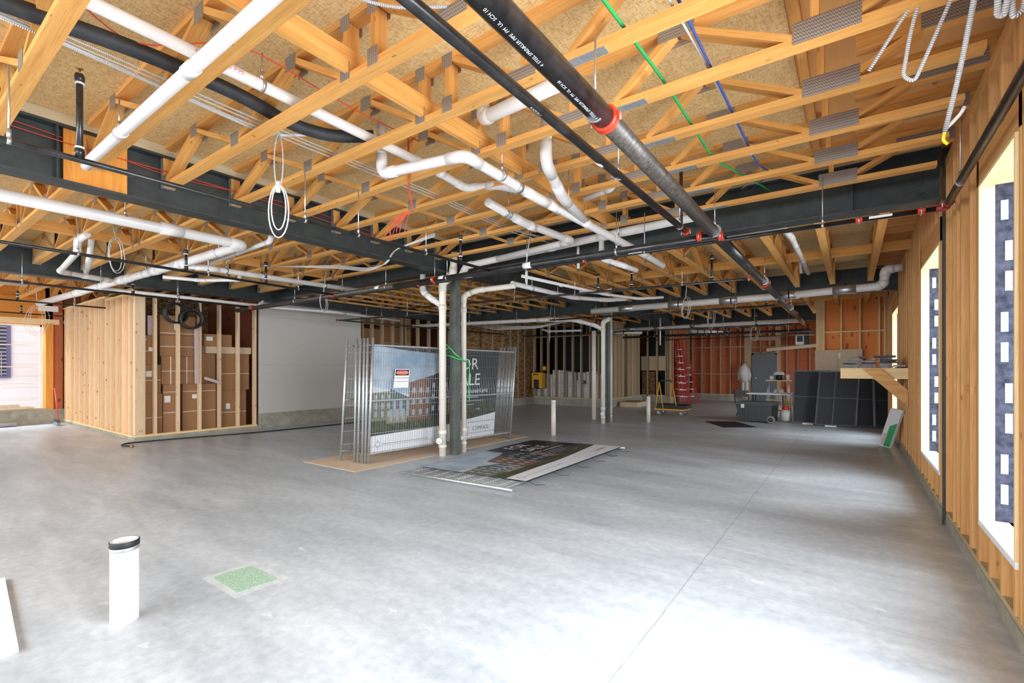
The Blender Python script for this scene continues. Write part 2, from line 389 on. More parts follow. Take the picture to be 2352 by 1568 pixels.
def rstud(y0,y1,z0=.138,z1=3.30): MB().box((X_W,y0,z0),(X_W+.138,y1,z1)).build('stud','stud_warm',wr)
for w in WIN:
    MB().box((X_W,w[0]-.08,w[3]),(X_W+.138,w[1]+.08,w[3]+.235)).build('window_header','stud_warm',wr)
ylist=[3.48,4.47,4.51,4.76,5.12,5.30,5.47,5.83,5.99,6.17,7.77,7.81,8.05,8.2,8.35,8.5,8.66,8.9,9.2,9.45,9.49,9.53,9.85,10.25,10.65,11.0,11.3,11.34,12.92,12.96,13.3,13.7,14.1,14.5,14.9,15.3,2.74,2.78,3.15,3.42,.42,.02,-.4,-.8,-1.2,-1.6,-2.0,-2.4,-2.8,-3.2]
ylist=[y for y in ylist]
for y in ylist: rstud(y,y+.036)
for w in WIN[:4]:
    y=w[0]+.02
    while y<w[1]-.04:
        rstud(y,y+.038,.138,w[2]-.038)
        MB().box((X_W,y,w[3]+.236),(X_W+.138,y+.038,3.30)).build('stud','stud_warm',wr); y+=.29
for y0,y1 in ((4.56,4.76),(4.80,5.12),(5.16,5.30),(5.34,5.47),(8.70,8.9),(9.0,9.2),(9.9,10.25)):
    MB().box((X_W+.02,y0,1.27),(X_W+.138,y1,1.31)).build('blocking','stud_warm',wr)
for i,w in enumerate(WIN[:4]):
    y0,y1,z0,z1=w; x0=X_W-.005; x1=.97
    fr=struct('window_%d'%(i+1),MB().box((x0,y1-.022,z0),(.772,y1,z1)).box((x0,y0,z0),(.772,y0+.022,z1)),'pine')
    MB().box((x0,y0+.022,z1-.022),(x1-.02,y1-.022,z1)).build('head_jamb','pine',fr)
    MB().box((x0,y0,z0-.038),(x1+.10,y1,z0)).build('window_sill','white',fr)
    f_=MB().box((.773,y1-.014,z0+.003),(x1,y1,z1)).box((.773,y0,z0+.003),(x1,y0+.014,z1)); fl=f_.build('membrane_flashing','membrane',fr)
    if i<3:
        k=0; z=z0+.12
        while z<z1-.25:
            yy=y1-.0155; xx=.800+(.02 if (k%4)>1 else 0)
            MB().box((xx,yy-.001,z),(xx+.036,yy,z+.13)).build('flashing_label','membrane_label',fl)
            letters('VYCOR PLUS',.019,lambda u,v,xx=xx,yy=yy,z=z:(xx+.012+v,yy-.002,z+.125-u),'printed_lettering','grey_print',fl)
            z+=.27 if k%2 else .2; k+=1
# steel column in the right wall at the cross beam
cw=thing('steel_column','dark steel column set in the right stud wall under the cross beam','column',(.69,5.9,0))
MB().box((.684,5.87,0),(.698,5.94,3.48)).build('flange','steel',cw); MB().box((.699,5.895,0),(.82,5.905,3.48)).build('web','steel',cw)
# top chord end blocks / rim at right wall
struct('wall_outer_left',MB().box((-17.5,3.302,0),(-17.35,23.2,3.56)),'ply_brown')
struct('wall_outer_back',MB().box((-17.35,23.0,0),(-6.65,23.15,3.56)),'ply_brown')
struct('trim_1',MB().box((X_W+.10,-3.5,3.38),(X_W+.14,15.4,DECK-.002)),'ply_brown')
# ---------------------------------------------------------------- stub wall beside right wall (facing camera)
sw=struct('wall_back_right',MB().box((-.80,15.52,.1),(.86,15.54,3.45)),'ply_orange')
for z0,z1 in ((3.30,3.34),(3.34,3.38)): MB().box((-.80,15.38,z0),(.70,15.52,z1)).build('top_plate','pine',sw)
for x in (-.80,-.76,-.72,-.68,-.64,-.255,.15,.55,.66): MB().box((x,15.38,.14),(x+.038,15.52,3.30)).build('stud','pine',sw)
for x0,x1 in ((-.60,-.255),(-.215,.15),(.19,.55),(.59,.66)):
    MB().box((x0,15.40,2.40),(x1,15.52,2.44)).build('blocking','pine',sw)
MB().box((-.80,15.38,0),(.70,15.56,.14)).build('concrete_curb','curb',sw)
# ---------------------------------------------------------------- far red plywood wall
fw=struct('wall_back',MB().box((-6.6,YF+.14,.1),(.84,YF+.16,3.55)),'ply_red')
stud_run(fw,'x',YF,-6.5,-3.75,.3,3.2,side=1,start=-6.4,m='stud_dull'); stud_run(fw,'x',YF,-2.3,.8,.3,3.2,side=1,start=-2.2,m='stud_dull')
for z in (1.17,2.36): MB().box((-6.5,YF+.02,z),(-3.8,YF+.14,z+.04)).build('blocking','stud_dull',fw)
MB().box((-2.4,YF+.02,2.36),(.7,YF+.14,2.40)).build('blocking','stud_dull',fw)
MB().box((-6.6,YF-.02,0),(.84,YF+.16,.26)).build('concrete_curb','curb',fw)
MB().box((-6.6,YF,.26),(.84,YF+.14,.30)).build('sill_plate','plate',fw)
for x0,x1 in ((-3.80,-3.52),(-2.62,-2.42)): MB().box((x0,YF-.005,.3),(x1,YF+.13,3.2)).build('stud','stud_dull',fw)
MB().box((-3.80,YF-.01,2.62),(-2.42,YF+.13,2.80)).build('door_header','stud_dull',fw)
for x in (-3.2,-2.86): MB().box((x,YF,2.1),(x+.04,YF+.13,3.2)).build('stud','stud_dull',fw)
for z in (2.10,2.32): MB().box((-3.52,YF,z),(-2.6,YF+.13,z+.04)).build('blocking','stud_dull',fw)
dr=struct('door_1',MB().box((-3.42,YF-.04,.02),(-2.62,YF+.01,2.02)),'door')
MB().box((-3.50,YF-.05,.0),(-3.42,YF+.02,2.08)).box((-2.62,YF-.05,0),(-2.56,YF+.02,2.08)).box((-3.50,YF-.05,2.02),(-2.56,YF+.02,2.08)).build('door_frame','door',dr)
MB().lathe((-3.34,YF-.10,1.02),[(.02,-.03),(.035,0),(.02,.03)],12,'y').cyl((-3.34,YF-.1,1.02),(-3.34,YF-.03,1.02),.012,8).build('door_knob','zinc',dr)
# ---------------------------------------------------------------- window wall at far left
XL=-17.2
lw=struct('wall_left',MB().box((XL-.30,2.93,.30),(XL-.14,3.3,3.56)).box((XL-.30,-1.5,2.58),(XL-.14,3.3,3.56)),'glulam')
MB().box((XL-.3,-4,0),(XL,3.4,.36)).build('concrete_curb','curb',lw)
MB().box((XL-.16,-1.5,2.60),(XL-.02,3.2,2.74)).build('window_header','pine',lw)
MB().box((XL-.14,2.93,.36),(XL,3.08,2.62)).build('stud','glulam',lw); MB().box((XL-.12,2.80,2.74),(XL,2.93,3.5)).build('stud','glulam',lw)
MB().box((XL-.06,3.08,.3),(XL-.04,3.27,3.3)).build('sheathing','ply_red',lw)
MB().box((XL-.28,-4,.36),(XL+.02,2.95,.41)).build('window_sill','plate',lw)
MB().box((XL-.13,-4,2.75),(XL-.10,2.9,3.30)).build('header_panel','glulam',lw)
wn=struct('window_5',MB().box((XL-.26,2.86,.41),(XL-.22,2.90,2.58)).box((XL-.26,-4,2.54),(XL-.22,2.9,2.58)),'white')
for z in (1.05,1.48,2.05,.62): MB().cyl((XL-.30,-4,z),(XL-.30,2.88,z),.012,6).build('guard_line','paper',wn)
# building next door with louvre
nb=thing('neighbour_building','pale concrete block building outside the left window','building',(-21.0,0,0))
mb=MB().box((-21.2,-10,-.3),(-21.0,9,6)); mb.build('wall','block',nb)
for z in [i*.35-.2 for i in range(14)]: MB().box((-21.0,-10,z),(-20.995,9,z+.008)).build('mortar_joint','gyp',nb)
lv=MB().box((-21.0,-3,1.15),(-20.93,2.80,4.0)).build('louvre_frame','blue_trim',nb)
MB().box((-20.93,-2.9,1.22),(-20.925,2.70,3.9)).build('louvre_back','louvre_dark',lv)
k=0
while k<24:
    z=1.28+k*.11; MB().board((-20.90,-2.9,z),(-20.90,2.70,z),.05,.03,(.5,0,1)).build('louvre_blade','louvre',lv); k+=1
for y in [i*.12-.3 for i in range(25)]: MB().box((-20.88,y,1.22),(-20.875,y+.02,1.95)).build('louvre_bar','louvre',lv)
# ---------------------------------------------------------------- storage partition (near-left stud walls)
ps=struct('wall_storage_side',MB().box((XL,3.27,.046),(-11.765,3.41,.09)),'pine',label='pale stud partition facing the camera at left')
MB().box((XL,3.25,0),(-11.783,3.45,.045)).build('concrete_curb','curb',ps)
xs=[-17.05,-16.88,-16.49,-16.1,-15.64,-15.22,-14.79,-14.39,-14.02,-13.9,-13.55,-13.2,-12.81,-12.39,-11.99]
for i,x in enumerate(xs): MB().box((x-.019,3.27,.09),(x+.019,3.41,3.02 if i<9 else 2.95)).build('stud','stud',ps)
for x in (-11.66,-11.70,-11.74): MB().box((x,3.27,.09),(x+.038,3.41,2.88)).build('stud','stud',ps)
MB().box((XL,3.27,3.02),(-13.6,3.41,3.06)).build('top_plate','pine',ps); MB().box((-13.6,3.27,2.95),(-11.62,3.41,2.99)).build('top_plate','pine',ps)
MB().box((XL,3.415,.09),(-11.80,3.43,3.0)).build('sheathing','tan',ps)
# wide faces of the partition boards seen from the aisle
for i in range(len(xs)-1):
    x=xs[i]; MB().box((x+.022,3.395,.09),(xs[i+1]-.022,3.412,2.9)).build('backing_board','stud',ps)
pf=struct('wall_storage_front',MB().box((-11.76,3.27,.06),(-11.62,5.66,.10)),'pine',label='open stud wall with cardboard boxes behind it')
MB().box((-11.78,3.25,0),(-11.60,5.70,.06)).build('concrete_curb','curb',pf)
for y in (3.42,3.62,4.03,4.44,4.84,5.24,5.62): MB().box((-11.76,y-.019,.10),(-11.62,y+.019,2.90)).build('stud','stud',pf)
MB().box((-11.76,3.27,2.90),(-11.62,5.66,2.94)).build('top_plate','pine',pf)
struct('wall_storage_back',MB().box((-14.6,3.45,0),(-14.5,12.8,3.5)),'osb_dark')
struct('wall_storage_end',MB().box((-14.5,5.72,0),(-11.8,5.76,3.5)),'ply_brown')
# grey board clad wall
gw=struct('wall_gypsum',MB().box((-11.66,5.70,.35),(-11.60,8.60,3.05)),'gyp',label='speckled grey board wall above a concrete plinth')
MB().box((-11.70,5.70,0),(-11.56,8.66,.35)).build('concrete_curb','curb',gw)
MB().box((-11.601,5.70,1.528),(-11.598,8.6,1.533)).box((-11.601,5.70,2.70),(-11.598,8.6,2.705)).box((-11.601,6.6,2.705),(-11.598,6.604,3.05)).build('board_joint','grey_print',gw)
# studs beyond with stacked boxes behind
bw=struct('wall_storage_far',MB().box((-11.76,8.66,.31),(-11.62,12.8,.35)),'plate')
MB().box((-11.78,8.66,0),(-11.6,12.8,.31)).build('concrete_curb','curb',bw)
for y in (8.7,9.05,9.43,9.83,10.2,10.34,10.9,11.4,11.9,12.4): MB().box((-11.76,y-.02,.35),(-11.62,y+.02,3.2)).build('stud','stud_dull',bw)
MB().box((-11.76,8.66,3.2),(-11.62,12.8,3.24)).build('top_plate','stud_dull',bw)
# dark OSB wall far centre-left, stud wall, and return walls
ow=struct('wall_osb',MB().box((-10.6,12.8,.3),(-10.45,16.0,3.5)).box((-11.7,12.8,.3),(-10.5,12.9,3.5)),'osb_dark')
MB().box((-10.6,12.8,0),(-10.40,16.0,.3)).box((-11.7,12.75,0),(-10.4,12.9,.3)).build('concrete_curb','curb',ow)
for y in (13.3,13.9,14.4,14.9,15.35): MB().box((-10.45,y,.3),(-10.42,y+.04,3.3)).build('batten','stud_dull',ow)
w2=struct('wall_stockroom',MB().box((-10.5,16.0,.28),(-7.3,16.14,.32)),'plate',label='open stud wall with white boxes stacked behind')
MB().box((-10.5,15.98,0),(-7.3,16.16,.28)).build('concrete_curb','curb',w2)
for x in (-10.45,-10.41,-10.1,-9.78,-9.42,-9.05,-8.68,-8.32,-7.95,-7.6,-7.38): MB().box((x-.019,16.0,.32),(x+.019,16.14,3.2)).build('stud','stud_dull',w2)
MB().box((-10.5,16.0,2.66),(-7.3,16.14,2.70)).build('top_plate','stud_dull',w2)
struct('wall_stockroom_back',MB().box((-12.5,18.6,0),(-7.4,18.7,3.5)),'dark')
w3=struct('wall_side_boards',MB().box((-7.34,16.0,.28),(-7.2,19.4,.32)),'plate',label='wall of wide vertical boards beyond the second column')
MB().box((-7.36,15.98,0),(-7.18,19.4,.28)).build('concrete_curb','curb',w3)
for i,(y,w) in enumerate(((16.35,.32),(16.72,.30),(17.07,.30),(17.42,.30),(18.05,.34),(18.42,.30),(18.75,.3),(19.08,.28))):
    MB().box((-7.34,y-w/2,.32),(-7.22,y+w/2,3.2)).build('stud','stud_dull',w3)
w4=struct('wall_niche',MB().box((-7.3,19.4,.3),(-6.2,19.54,.34)),'plate')
MB().box((-7.3,19.42,0),(-6.0,19.56,.3)).build('concrete_curb','curb',w4)
for x in (-7.0,-6.6,-6.22,-6.14,-6.06): MB().box((x,19.4,.3),(x+.05,19.54,3.2)).build('stud','stud_dull',w4)
MB().box((-7.3,19.56,1.35),(-6.2,19.58,1.95)).build('tan_panel','tan',w4); MB().box((-7.25,19.56,.3),(-6.7,19.58,1.3)).build('sheathing','osb_dark',w4)
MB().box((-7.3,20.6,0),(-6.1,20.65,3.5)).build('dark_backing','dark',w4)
w5=struct('wall_return',MB().box((-6.22,19.6,.3),(-6.1,YF+.1,3.4)),'ply_red')
for y in (19.8,20.6,21.4,22.2): MB().box((-6.1,y,.3),(-6.0,y+.04,3.2)).build('stud','stud_dull',w5)
MB().box((-6.24,19.56,0),(-6.0,YF,.28)).build('concrete_curb','curb',w5)
# ---------------------------------------------------------------- steel beams
def beam(label,p0,p1,zb,zt,bf=.20,tf=.02,nail=True,stiff=(),bolts=()):
    """I-beam along x or y; centre line from p0 to p1 (x,y)"""
    o=thing('steel_beam',label,'beam',(p0[0],p0[1],zb),0,'dark steel floor beams'); ax=1 if abs(p0[0]-p1[0])<1e-6 else 0
    def bx(h0,h1,z0,z1,a0=None,a1=None):
        a0=p0[ax] if a0 is None else a0; a1=p1[ax] if a1 is None else a1; c=p0[1-ax]
        return ((a0,c+h0,z0),(a1,c+h1,z1)) if ax==0 else ((c+h0,a0,z0),(c+h1,a1,z1))
    MB().box(*bx(-bf/2,bf/2,zb,zb+tf)).build('lower_flange','steel',o); MB().box(*bx(-bf/2,bf/2,zt-tf,zt)).build('upper_flange','steel',o)
    MB().box(*bx(-.006,.006,zb+tf,zt-tf)).build('web','steel',o)
    if nail: MB().box(*bx(-bf/2,bf/2,zt+.001,DECK-.002)).build('nailer_plank','plate',o)
    for s_ in stiff:
        MB().box(*bx(-bf/2+.01,bf/2-.01,zb+tf,zt-tf,s_-.006,s_+.006)).build('stiffener','steel',o)
    for (a,side) in bolts:
        for z in (.10,.19,.28,.37):
            c=p0[1-ax]+side*.012; q=(a,c,zb+z) if ax==0 else (c,a,zb+z)
            d=(0,side*.018,0) if ax==0 else (side*.018,0,0)
            MB().cyl(q,Vector(q)+Vector(d),.018,6).build('bolt','steel',o)
    return o
beam('long dark steel beam running from the front left to the first column',(-5.42,-4.4),(-5.42,5.86),3.0,3.48,stiff=(.98,),bolts=((5.6,-1),))
beam('dark steel cross beam from the first column to the right wall',(-5.36,5.9),(.665,5.9),3.0,3.48,stiff=(-.0,),bolts=((.52,-1),))
beam('dark steel cross beam left of the first column',(-11.0,5.9),(-5.48,5.9),3.08,3.48)
beam('dark steel beam over the storage partition at left',(-11.15,-4.4),(-11.15,11.6),3.0,3.48,bolts=((.75,1),(5.3,1)))
beam('dark steel beam continuing from the first to the second column',(-5.36,5.94),(-5.36,11.6),3.0,3.48)
beam('dark steel cross beam over the second column, right part',(-5.28,11.7),(.86,11.7),2.95,3.43)
beam('dark steel cross beam over the second column, left part',(-11.0,11.7),(-5.42,11.7),2.95,3.43)
beam('dark steel beam beyond the second column, running away',(-5.36,11.74),(-5.36,17.5),3.0,3.48)
beam('far dark steel cross beam, right part',(-5.28,17.6),(.86,17.6),2.95,3.43)
beam('far dark steel cross beam, left part',(-7.2,17.6),(-5.42,17.6),2.95,3.43)
# columns
c1=thing('steel_column','grey green square steel column between two white drain stacks','column',(-5.42,5.9,0),0)
MB().box((-5.485,5.835,0),(-5.355,5.965,2.98)).build('shaft','steel_green',c1); MB().box((-5.54,5.78,2.98),(-5.30,6.02,2.999)).build('cap_plate','steel',c1)
c2=thing('steel_column','second grey steel column farther into the hall','column',(-5.30,11.7,0),0)
MB().box((-5.365,11.635,0),(-5.235,11.765,2.93)).build('shaft','steel_green',c2); MB().box((-5.42,11.58,2.93),(-5.18,11.82,2.949)).build('cap_plate','steel',c2)
# ---------------------------------------------------------------- open-web roof trusses
def truss(label,L,webs,bpl,tpl,loc,rz=0,group=None,osb=None,hang=(True,True),extra=None,top1=None):
    o=thing('roof_truss',label,'truss',(0,0,0),0,group); H=.39
    MB().board((0,0,.019),(L,0,.019),.089,.038).build('bottom_chord','truss',o,True)
    MB().board((0,0,H-.019),(L if top1 is None else top1,0,H-.019),.089,.038).build('top_chord','truss',o,True)
    for a,b in webs:
        z0=.04 if a[1]=='b' else H-.04; z1=.04 if b[1]=='b' else H-.04
        xa,xb=a[0],b[0]
        MB().board((xa,0,z0),(xb,0,z1),.088,.038,(0,1,0) if False else ((1,0,0) if abs(xa-xb)<.02 else (0,0,1))).build('web_member','truss',o,True)
    def plate(x,w,z,h,nm='nail_plate'):
        for s in (-1,1): MB().box((x-w/2,s*.0450,z),(x+w/2,s*.0475,z+h)).build(nm,'nail',o,True)
    for x,w,h in bpl: plate(x,w,.002,h)
    for x,w,h in tpl: plate(x,w,H-h-.002,h)
    for e,on in zip((0,L),hang):
        if on:
            s=1 if e==0 else -1; mb=MB()
            for y in (-1,1): mb.prism([(e,y*.049,-.004),(e+s*.06,y*.049,-.004),(e+s*.06,y*.049,.20),(e+s*.02,y*.049,.30),(e,y*.049,.30)],(0,y*.002,0))
            mb.box((e,-.049,-.005),(e+s*.06,.049,-.001)); mb.build('joist_hanger','galv',o,True)
    if osb:
        for a,b in osb:
            mb=MB()
            for y in (-1,1): mb.box((a,y*.0205,.0385),(b,y*.036,H-.0385))
            mb.build('web_panel','osb',o,True)
    if extra: extra(o)
    o.location=loc; o.rotation_euler=(0,0,rz)
    return o,tree_of(o)
ZT=3.18
def near_extra(o):
    # galvanised strap under the chord, solid end block over the right wall
    MB().box((4.08,-.035,-.004),(4.32,.035,-.0005)).build('strap_plate','galv',o,True)
    MB().board((5.42,0,.275),(6.24,0,.275),.086,.15).build('end_block','truss',o,True)
    for s in (-1,1): MB().box((5.72,s*.0450,.20),(6.10,s*.0475,.30)).build('nail_plate','nail',o,True)
b_,t_='b','t'
NW=[((.03,b_),(.03,t_)),((.06,b_),(.72,t_)),((.74,t_),(1.48,b_)),((1.52,b_),(2.28,t_)),((2.34,t_),(2.88,b_)),((2.92,b_),(2.92,t_)),((3.18,b_),(3.18,t_)),((3.22,t_),(3.76,b_)),((3.80,b_),(3.80,t_)),((4.12,b_),(4.50,t_)),((4.54,t_),(5.14,b_)),((5.36,b_),(6.0,t_)),((5.24,b_),(5.24,t_))]
NB=[(.06,.10,.10),(1.50,.12,.10),(2.92,.09,.10),(3.18,.09,.10),(3.78,.22,.07),(5.29,.30,.115)]
NTP=[(.74,.12,.10),(2.31,.12,.10),(2.92,.09,.09),(3.18,.09,.09),(4.52,.22,.09)]
ny=[.605,1.215]+[.55+.61*i for i in range(2,9)]
LB=[]
tr,tt=truss('x',5.99,NW,NB,NTP,(-5.40,ny[0],ZT),group='roof trusses over the near bay',hang=(True,False),extra=near_extra,top1=6.24)
vis=[y for y in ny if y>.3]
for i,y in enumerate(ny[:]):
    if y<.3: k='wooden open-web truss overhead behind the viewpoint'
    else:
        n=len(vis)-1-vis.index(y); k='open-web truss over the near bay, %s counted out from the right-hand cross beam'%ORD[n]
    if i==0: tr['label']=k
    else: dup(tr,(-5.40,y,ZT),0,k,None,tt)
# trusses left of the long beam
WL=[((.03,b_),(.03,t_)),((.06,b_),(.75,t_)),((.79,t_),(1.40,b_)),((1.44,b_),(2.05,t_)),((2.09,t_),(2.62,b_)),((2.66,b_),(2.66,t_)),((2.92,b_),(2.92,t_)),((2.96,b_),(3.5,t_)),((3.54,t_),(4.12,b_)),((4.16,b_),(4.75,t_)),((4.8,t_),(5.48,b_)),((5.5,b_),(5.5,t_))]
BL=[(.06,.1,.1),(1.42,.12,.1),(2.66,.09,.1),(2.92,.09,.1),(4.14,.12,.1),(5.47,.1,.1)]; TL=[(.77,.12,.1),(2.07,.12,.1),(2.66,.09,.09),(2.92,.09,.09),(3.52,.12,.1),(4.78,.12,.1)]
tr,tt=truss('x',5.53,WL,BL,TL,(-11.05,ny[0],ZT),group='roof trusses between the two long beams',osb=((.05,1.36),))
for i,y in enumerate(ny):
    n=len(ny)-1-i
    k='open-web truss between the two long beams, %s from the cross beam'%ORD[n]
    if i==0: tr['label']=k
    else: dup(tr,(-11.05,y,ZT),0,k,None,tt)
# trusses left of the storage beam
tr,tt=truss('x',5.53,WL,BL,TL,(-16.85,ny[1],ZT),group='roof trusses over the left window bay',hang=(False,True))
yy=[y for y in ny if 1.1<y<6]
for i,y in enumerate(yy):
    k='open-web truss over the left window, %s from the front'%ORD[i]
    if i==0: tr['label']=k; tr.location=(-16.85,y,ZT)
    else: dup(tr,(-16.85,y,ZT),0,k,None,tt)
# second bay, trusses run away from the camera
def bay(x_list,y0,L,z,grp,fmt,osb=None):
    tr,tt=truss('x',L,WL if L<5.7 else WL,BL,TL,(x_list[0],y0,z),R(90),group=grp,osb=osb)
    for i,x in enumerate(x_list):
        k=fmt%ORD[i]
        if i==0: tr['label']=k
        else: dup(tr,(x,y0,z),R(90),k,None,tt)
bay([.29-.61*i for i in range(9)],6.05,5.53,3.15,'roof trusses over the second bay, right side','truss running away beyond the right cross beam, %s from the right wall')
bay([-5.9-.61*i for i in range(9)],6.05,5.53,3.15,'roof trusses over the second bay, left side','truss running away beyond the first column, %s to its left')
bay([.29-.61*i for i in range(9)],11.85,5.53,3.15,'roof trusses over the third bay, right side','truss beyond the second cross beam, %s from the right wall')
bay([-5.9-.61*i for i in range(8)],11.85,5.53,3.15,'roof trusses over the third bay, left side','truss beyond the second column, %s to its left')
bay([.29-.61*i for i in range(11)],17.75,5.0,3.15,'roof trusses over the far bay','truss over the far red wall, %s from the right wall')
# strongbacks and blocking
o=MB().box((-2.478,-3.4,3.222),(-2.44,5.72,3.362)).build('strongback_plank','truss'); tag(o,'long plank set on edge through the near trusses','plank')
o=MB().box((-8.50,-3.4,3.222),(-8.46,5.72,3.362)).build('strongback_plank','truss'); tag(o,'long plank set on edge through the trusses left of the long beam','plank')
o=MB().box((-5.0,8.98,3.192),(.84,9.018,3.332)).build('strongback_plank','truss'); tag(o,'plank on edge crossing the trusses beyond the right cross beam','plank')
o=MB().box((-5.0,14.5,3.192),(.84,14.538,3.332)).build('strongback_plank','truss'); tag(o,'plank on edge crossing the third bay trusses','plank')
o=MB().box((-.30,-3.4,3.52),(-.335+.09,5.75,3.568)).build('deck_batten','truss'); tag(o,'flat batten under the plywood deck edge','plank')
# short joists between last truss and wall in second bay
y=6.15;k=0
mbx=None
first=None
while y<15.3:
    o=MB().box((.352,y,3.39),(.82,y+.038,DECK-.001)).build('short_joist','stud_warm')
    tag(o,'short joist against the red deck beside the right wall, %s past the cross beam'%ORD[k],'joist','short joists along the right wall'); y+=.42; k+=1
# orange packing panel on the long beam near the left
o=MB().box((-5.40,1.02,3.03),(-5.36,1.45,3.46)).build('packing_panel','glulam'); tag(o,'orange wood packing panel fixed to the long steel beam','panel')
# ---------------------------------------------------------------- sprinkler pipes
def coupling(parent,c,ax,r,m='red',l=.05):
    c=Vector(c); a=Vector(ax).normalized(); sd=a.cross(Vector((0,0,1)));
    if sd.length<.1: sd=Vector((1,0,0))
    sd.normalize(); mb=MB(); mb.ring_sweep([c-a*l/2,c-a*l*.3,c-a*l*.2,c+a*l*.2,c+a*l*.3,c+a*l/2],[r*1.12,r*1.30,r*1.22,r*1.22,r*1.30,r*1.12],18)
    up=a.cross(sd).normalized()
    for s in (-1,1): mb.board(c+sd*s*r*1.2-up*.012,c+sd*s*r*1.2+up*.012,r*.5,l*.9,a)
    q=mb.build('coupling',m,parent)
    for s in (-1,1):
        MB().cyl(c+sd*s*r*1.45-up*.028,c+sd*s*r*1.45+up*.028,.006,8).build('bolt','zinc',q)
    return q
def ring(parent,c,ax,r,top,m='zinc'):
    c=Vector(c); a=Vector(ax).normalized()*.010
    MB().cyl(c-a,c+a,r*1.08,18).cyl(c+Vector((0,0,r)),(c.x,c.y,top),.005,6).cyl(c+Vector((0,0,r)),c+Vector((0,0,r+.05)),.011,8).build('hanger',m,parent)
ZP=2.80
bp=thing('sprinkler_main','thick black sprinkler main with red couplings, running away overhead','pipe',(-1.09,-2,ZP),0,'black sprinkler piping')
MB().cyl((-1.08,-2,ZP),(-1.085,2.36,ZP),.0572,28).build('pipe_section','black_pipe',bp)
MB().cyl((-1.085,2.40,ZP),(-1.12,5.16,ZP),.0572,28).build('pipe_section','dusty_pipe',bp)
MB().cyl((-1.12,5.16,ZP),(-1.13,8.4,ZP),.0572,28).build('pipe_section','black_pipe',bp)
MB().cyl((-1.13,8.4,ZP),(-1.17,15.8,ZP),.0572,20).build('pipe_section','dusty_pipe',bp)
coupling(bp,(-1.085,2.38,ZP),(0,1,0),.0572,l=.055); coupling(bp,(-1.13,8.42,ZP),(0,1,0),.0572,l=.055); coupling(bp,(-1.15,11.0,ZP),(0,1,0),.0572,'red_dark'); coupling(bp,(-1.16,13.4,ZP),(0,1,0),.0572,'red_dark')
for y in (2.27,4.95,8.25,12.2): ring(bp,(-1.09-.005*y/3,y,ZP),(0,1,0),.0572,3.18)
def on_pipe(x,r,z,a0): # wrap lettering on the pipe flank; u runs along -y
    return lambda u,v:(x+math.cos(a0+v/r)*(r+.0008),0,z+math.sin(a0+v/r)*(r+.0008))
def wrap(s,size,y0,x,r,z,a0,parent,m='print',sgn=-1):
    letters(s,size,lambda u,v:(x+math.cos(a0-v/r)*(r+.0010),y0-u,z+math.sin(a0-v/r)*(r+.0010)),'printed_lettering',m,parent)
wrap('4  STEEL SPRINKLER PIPE  FM  UL  SCH 10',.022,2.25,-1.083,.0572,ZP,R(285),bp,sgn=1)
sp_=thing('sprinkler_branch','thinner black sprinkler pipe beside the thick main','pipe',(-1.33,-2,ZP),0,'black sprinkler piping')
MB().cyl((-1.31,-2,ZP),(-1.335,4.86,ZP),.0285,18).build('pipe_run','black_pipe',sp_)
ring(sp_,(-1.334,3.14,ZP),(0,1,0),.0285,3.2); ring(sp_,(-1.335,4.60,ZP),(0,1,0),.0285,3.2)
MB().lathe((-1.333,2.85,ZP),[(.029,-.03),(.030,0),(.029,.03)],16,'y').build('white_tape','white',sp_)
coupling(sp_,(-1.335,4.80,ZP),(0,1,0),.0285); coupling(sp_,(-1.25,5.0,ZP-.02),(1,0,0),.045); 
wrap('4  STEEL SPRINKLER PIPE  FM  UL  SCH 10',.022,1.72,-1.083,.0572,ZP,R(285),bp)
wrap('1 1/2 SCH 10',.018,2.1,-1.325,.0285,ZP,R(285),sp_,sgn=1)
MB().cyl((-1.334,4.64,ZP),(-1.334,4.64,3.40),.0165,12).build('riser_nipple','black_pipe',sp_)
cm=thing('sprinkler_main','thick black sprinkler cross main along the right cross beam','pipe',(-1.1,5.0,2.75),0,'black sprinkler piping')
MB().cyl((-1.02,5.0,2.76),(-5.9,5.0,2.75),.038,20).build('pipe_section','black_pipe',cm)
MB().cyl((-5.9,5.0,2.75),(-11.3,5.02,2.75),.038,20).build('pipe_section','dusty_pipe',cm)
for x in (-1.05,-5.02,-7.55,-10.5): coupling(cm,(x,5.0,2.755),(1,0,0),.038)
for x in (-2.15,-4.75,-6.1,-8.8): ring(cm,(x,5.0,2.755),(1,0,0),.038,3.2)
for x,w in ((-4.85,.1),(-3.35,.12),(-6.3,.1)): MB().cyl((x-w/2,5.0,2.755),(x+w/2,5.0,2.755),.0385,20).build('white_tape','white',cm)
tn=thing('sprinkler_pipe','thin black sprinkler pipe along the cross main, elbowing at the right wall','pipe',(.60,5.2,2.76),0,'black sprinkler piping')
MB().cyl((.60,5.2,2.76),(-11.6,5.2,2.76),.021,16).build('pipe_run','black_pipe',tn)
coupling(tn,(.05,5.2,2.76),(1,0,0),.021); coupling(tn,(.47,5.2,2.76),(1,0,0),.021); coupling(tn,(-2.65,5.2,2.76),(1,0,0),.021); coupling(tn,(-5.55,5.2,2.76),(1,0,0),.021)
for x in (-.22,-1.9,-3.5,-5.2): ring(tn,(x,5.2,2.76),(1,0,0),.021,3.2)
for x,w in ((.20,.16),(-2.0,.16),(-4.5,.14)): MB().box((x-w/2,5.176,2.752),(x+w/2,5.180,2.772)).build('white_label','paper',tn)
MB().ring_sweep(fillet([(.56,5.2,2.76),(.62,5.2,2.76),(.62,5.12,2.76)],.04),.028,16).build('elbow','red_dark',tn)
rp=thing('sprinkler_pipe','black sprinkler pipe running along the right wall towards the viewer','pipe',(.62,5.1,2.76),0,'black sprinkler piping')
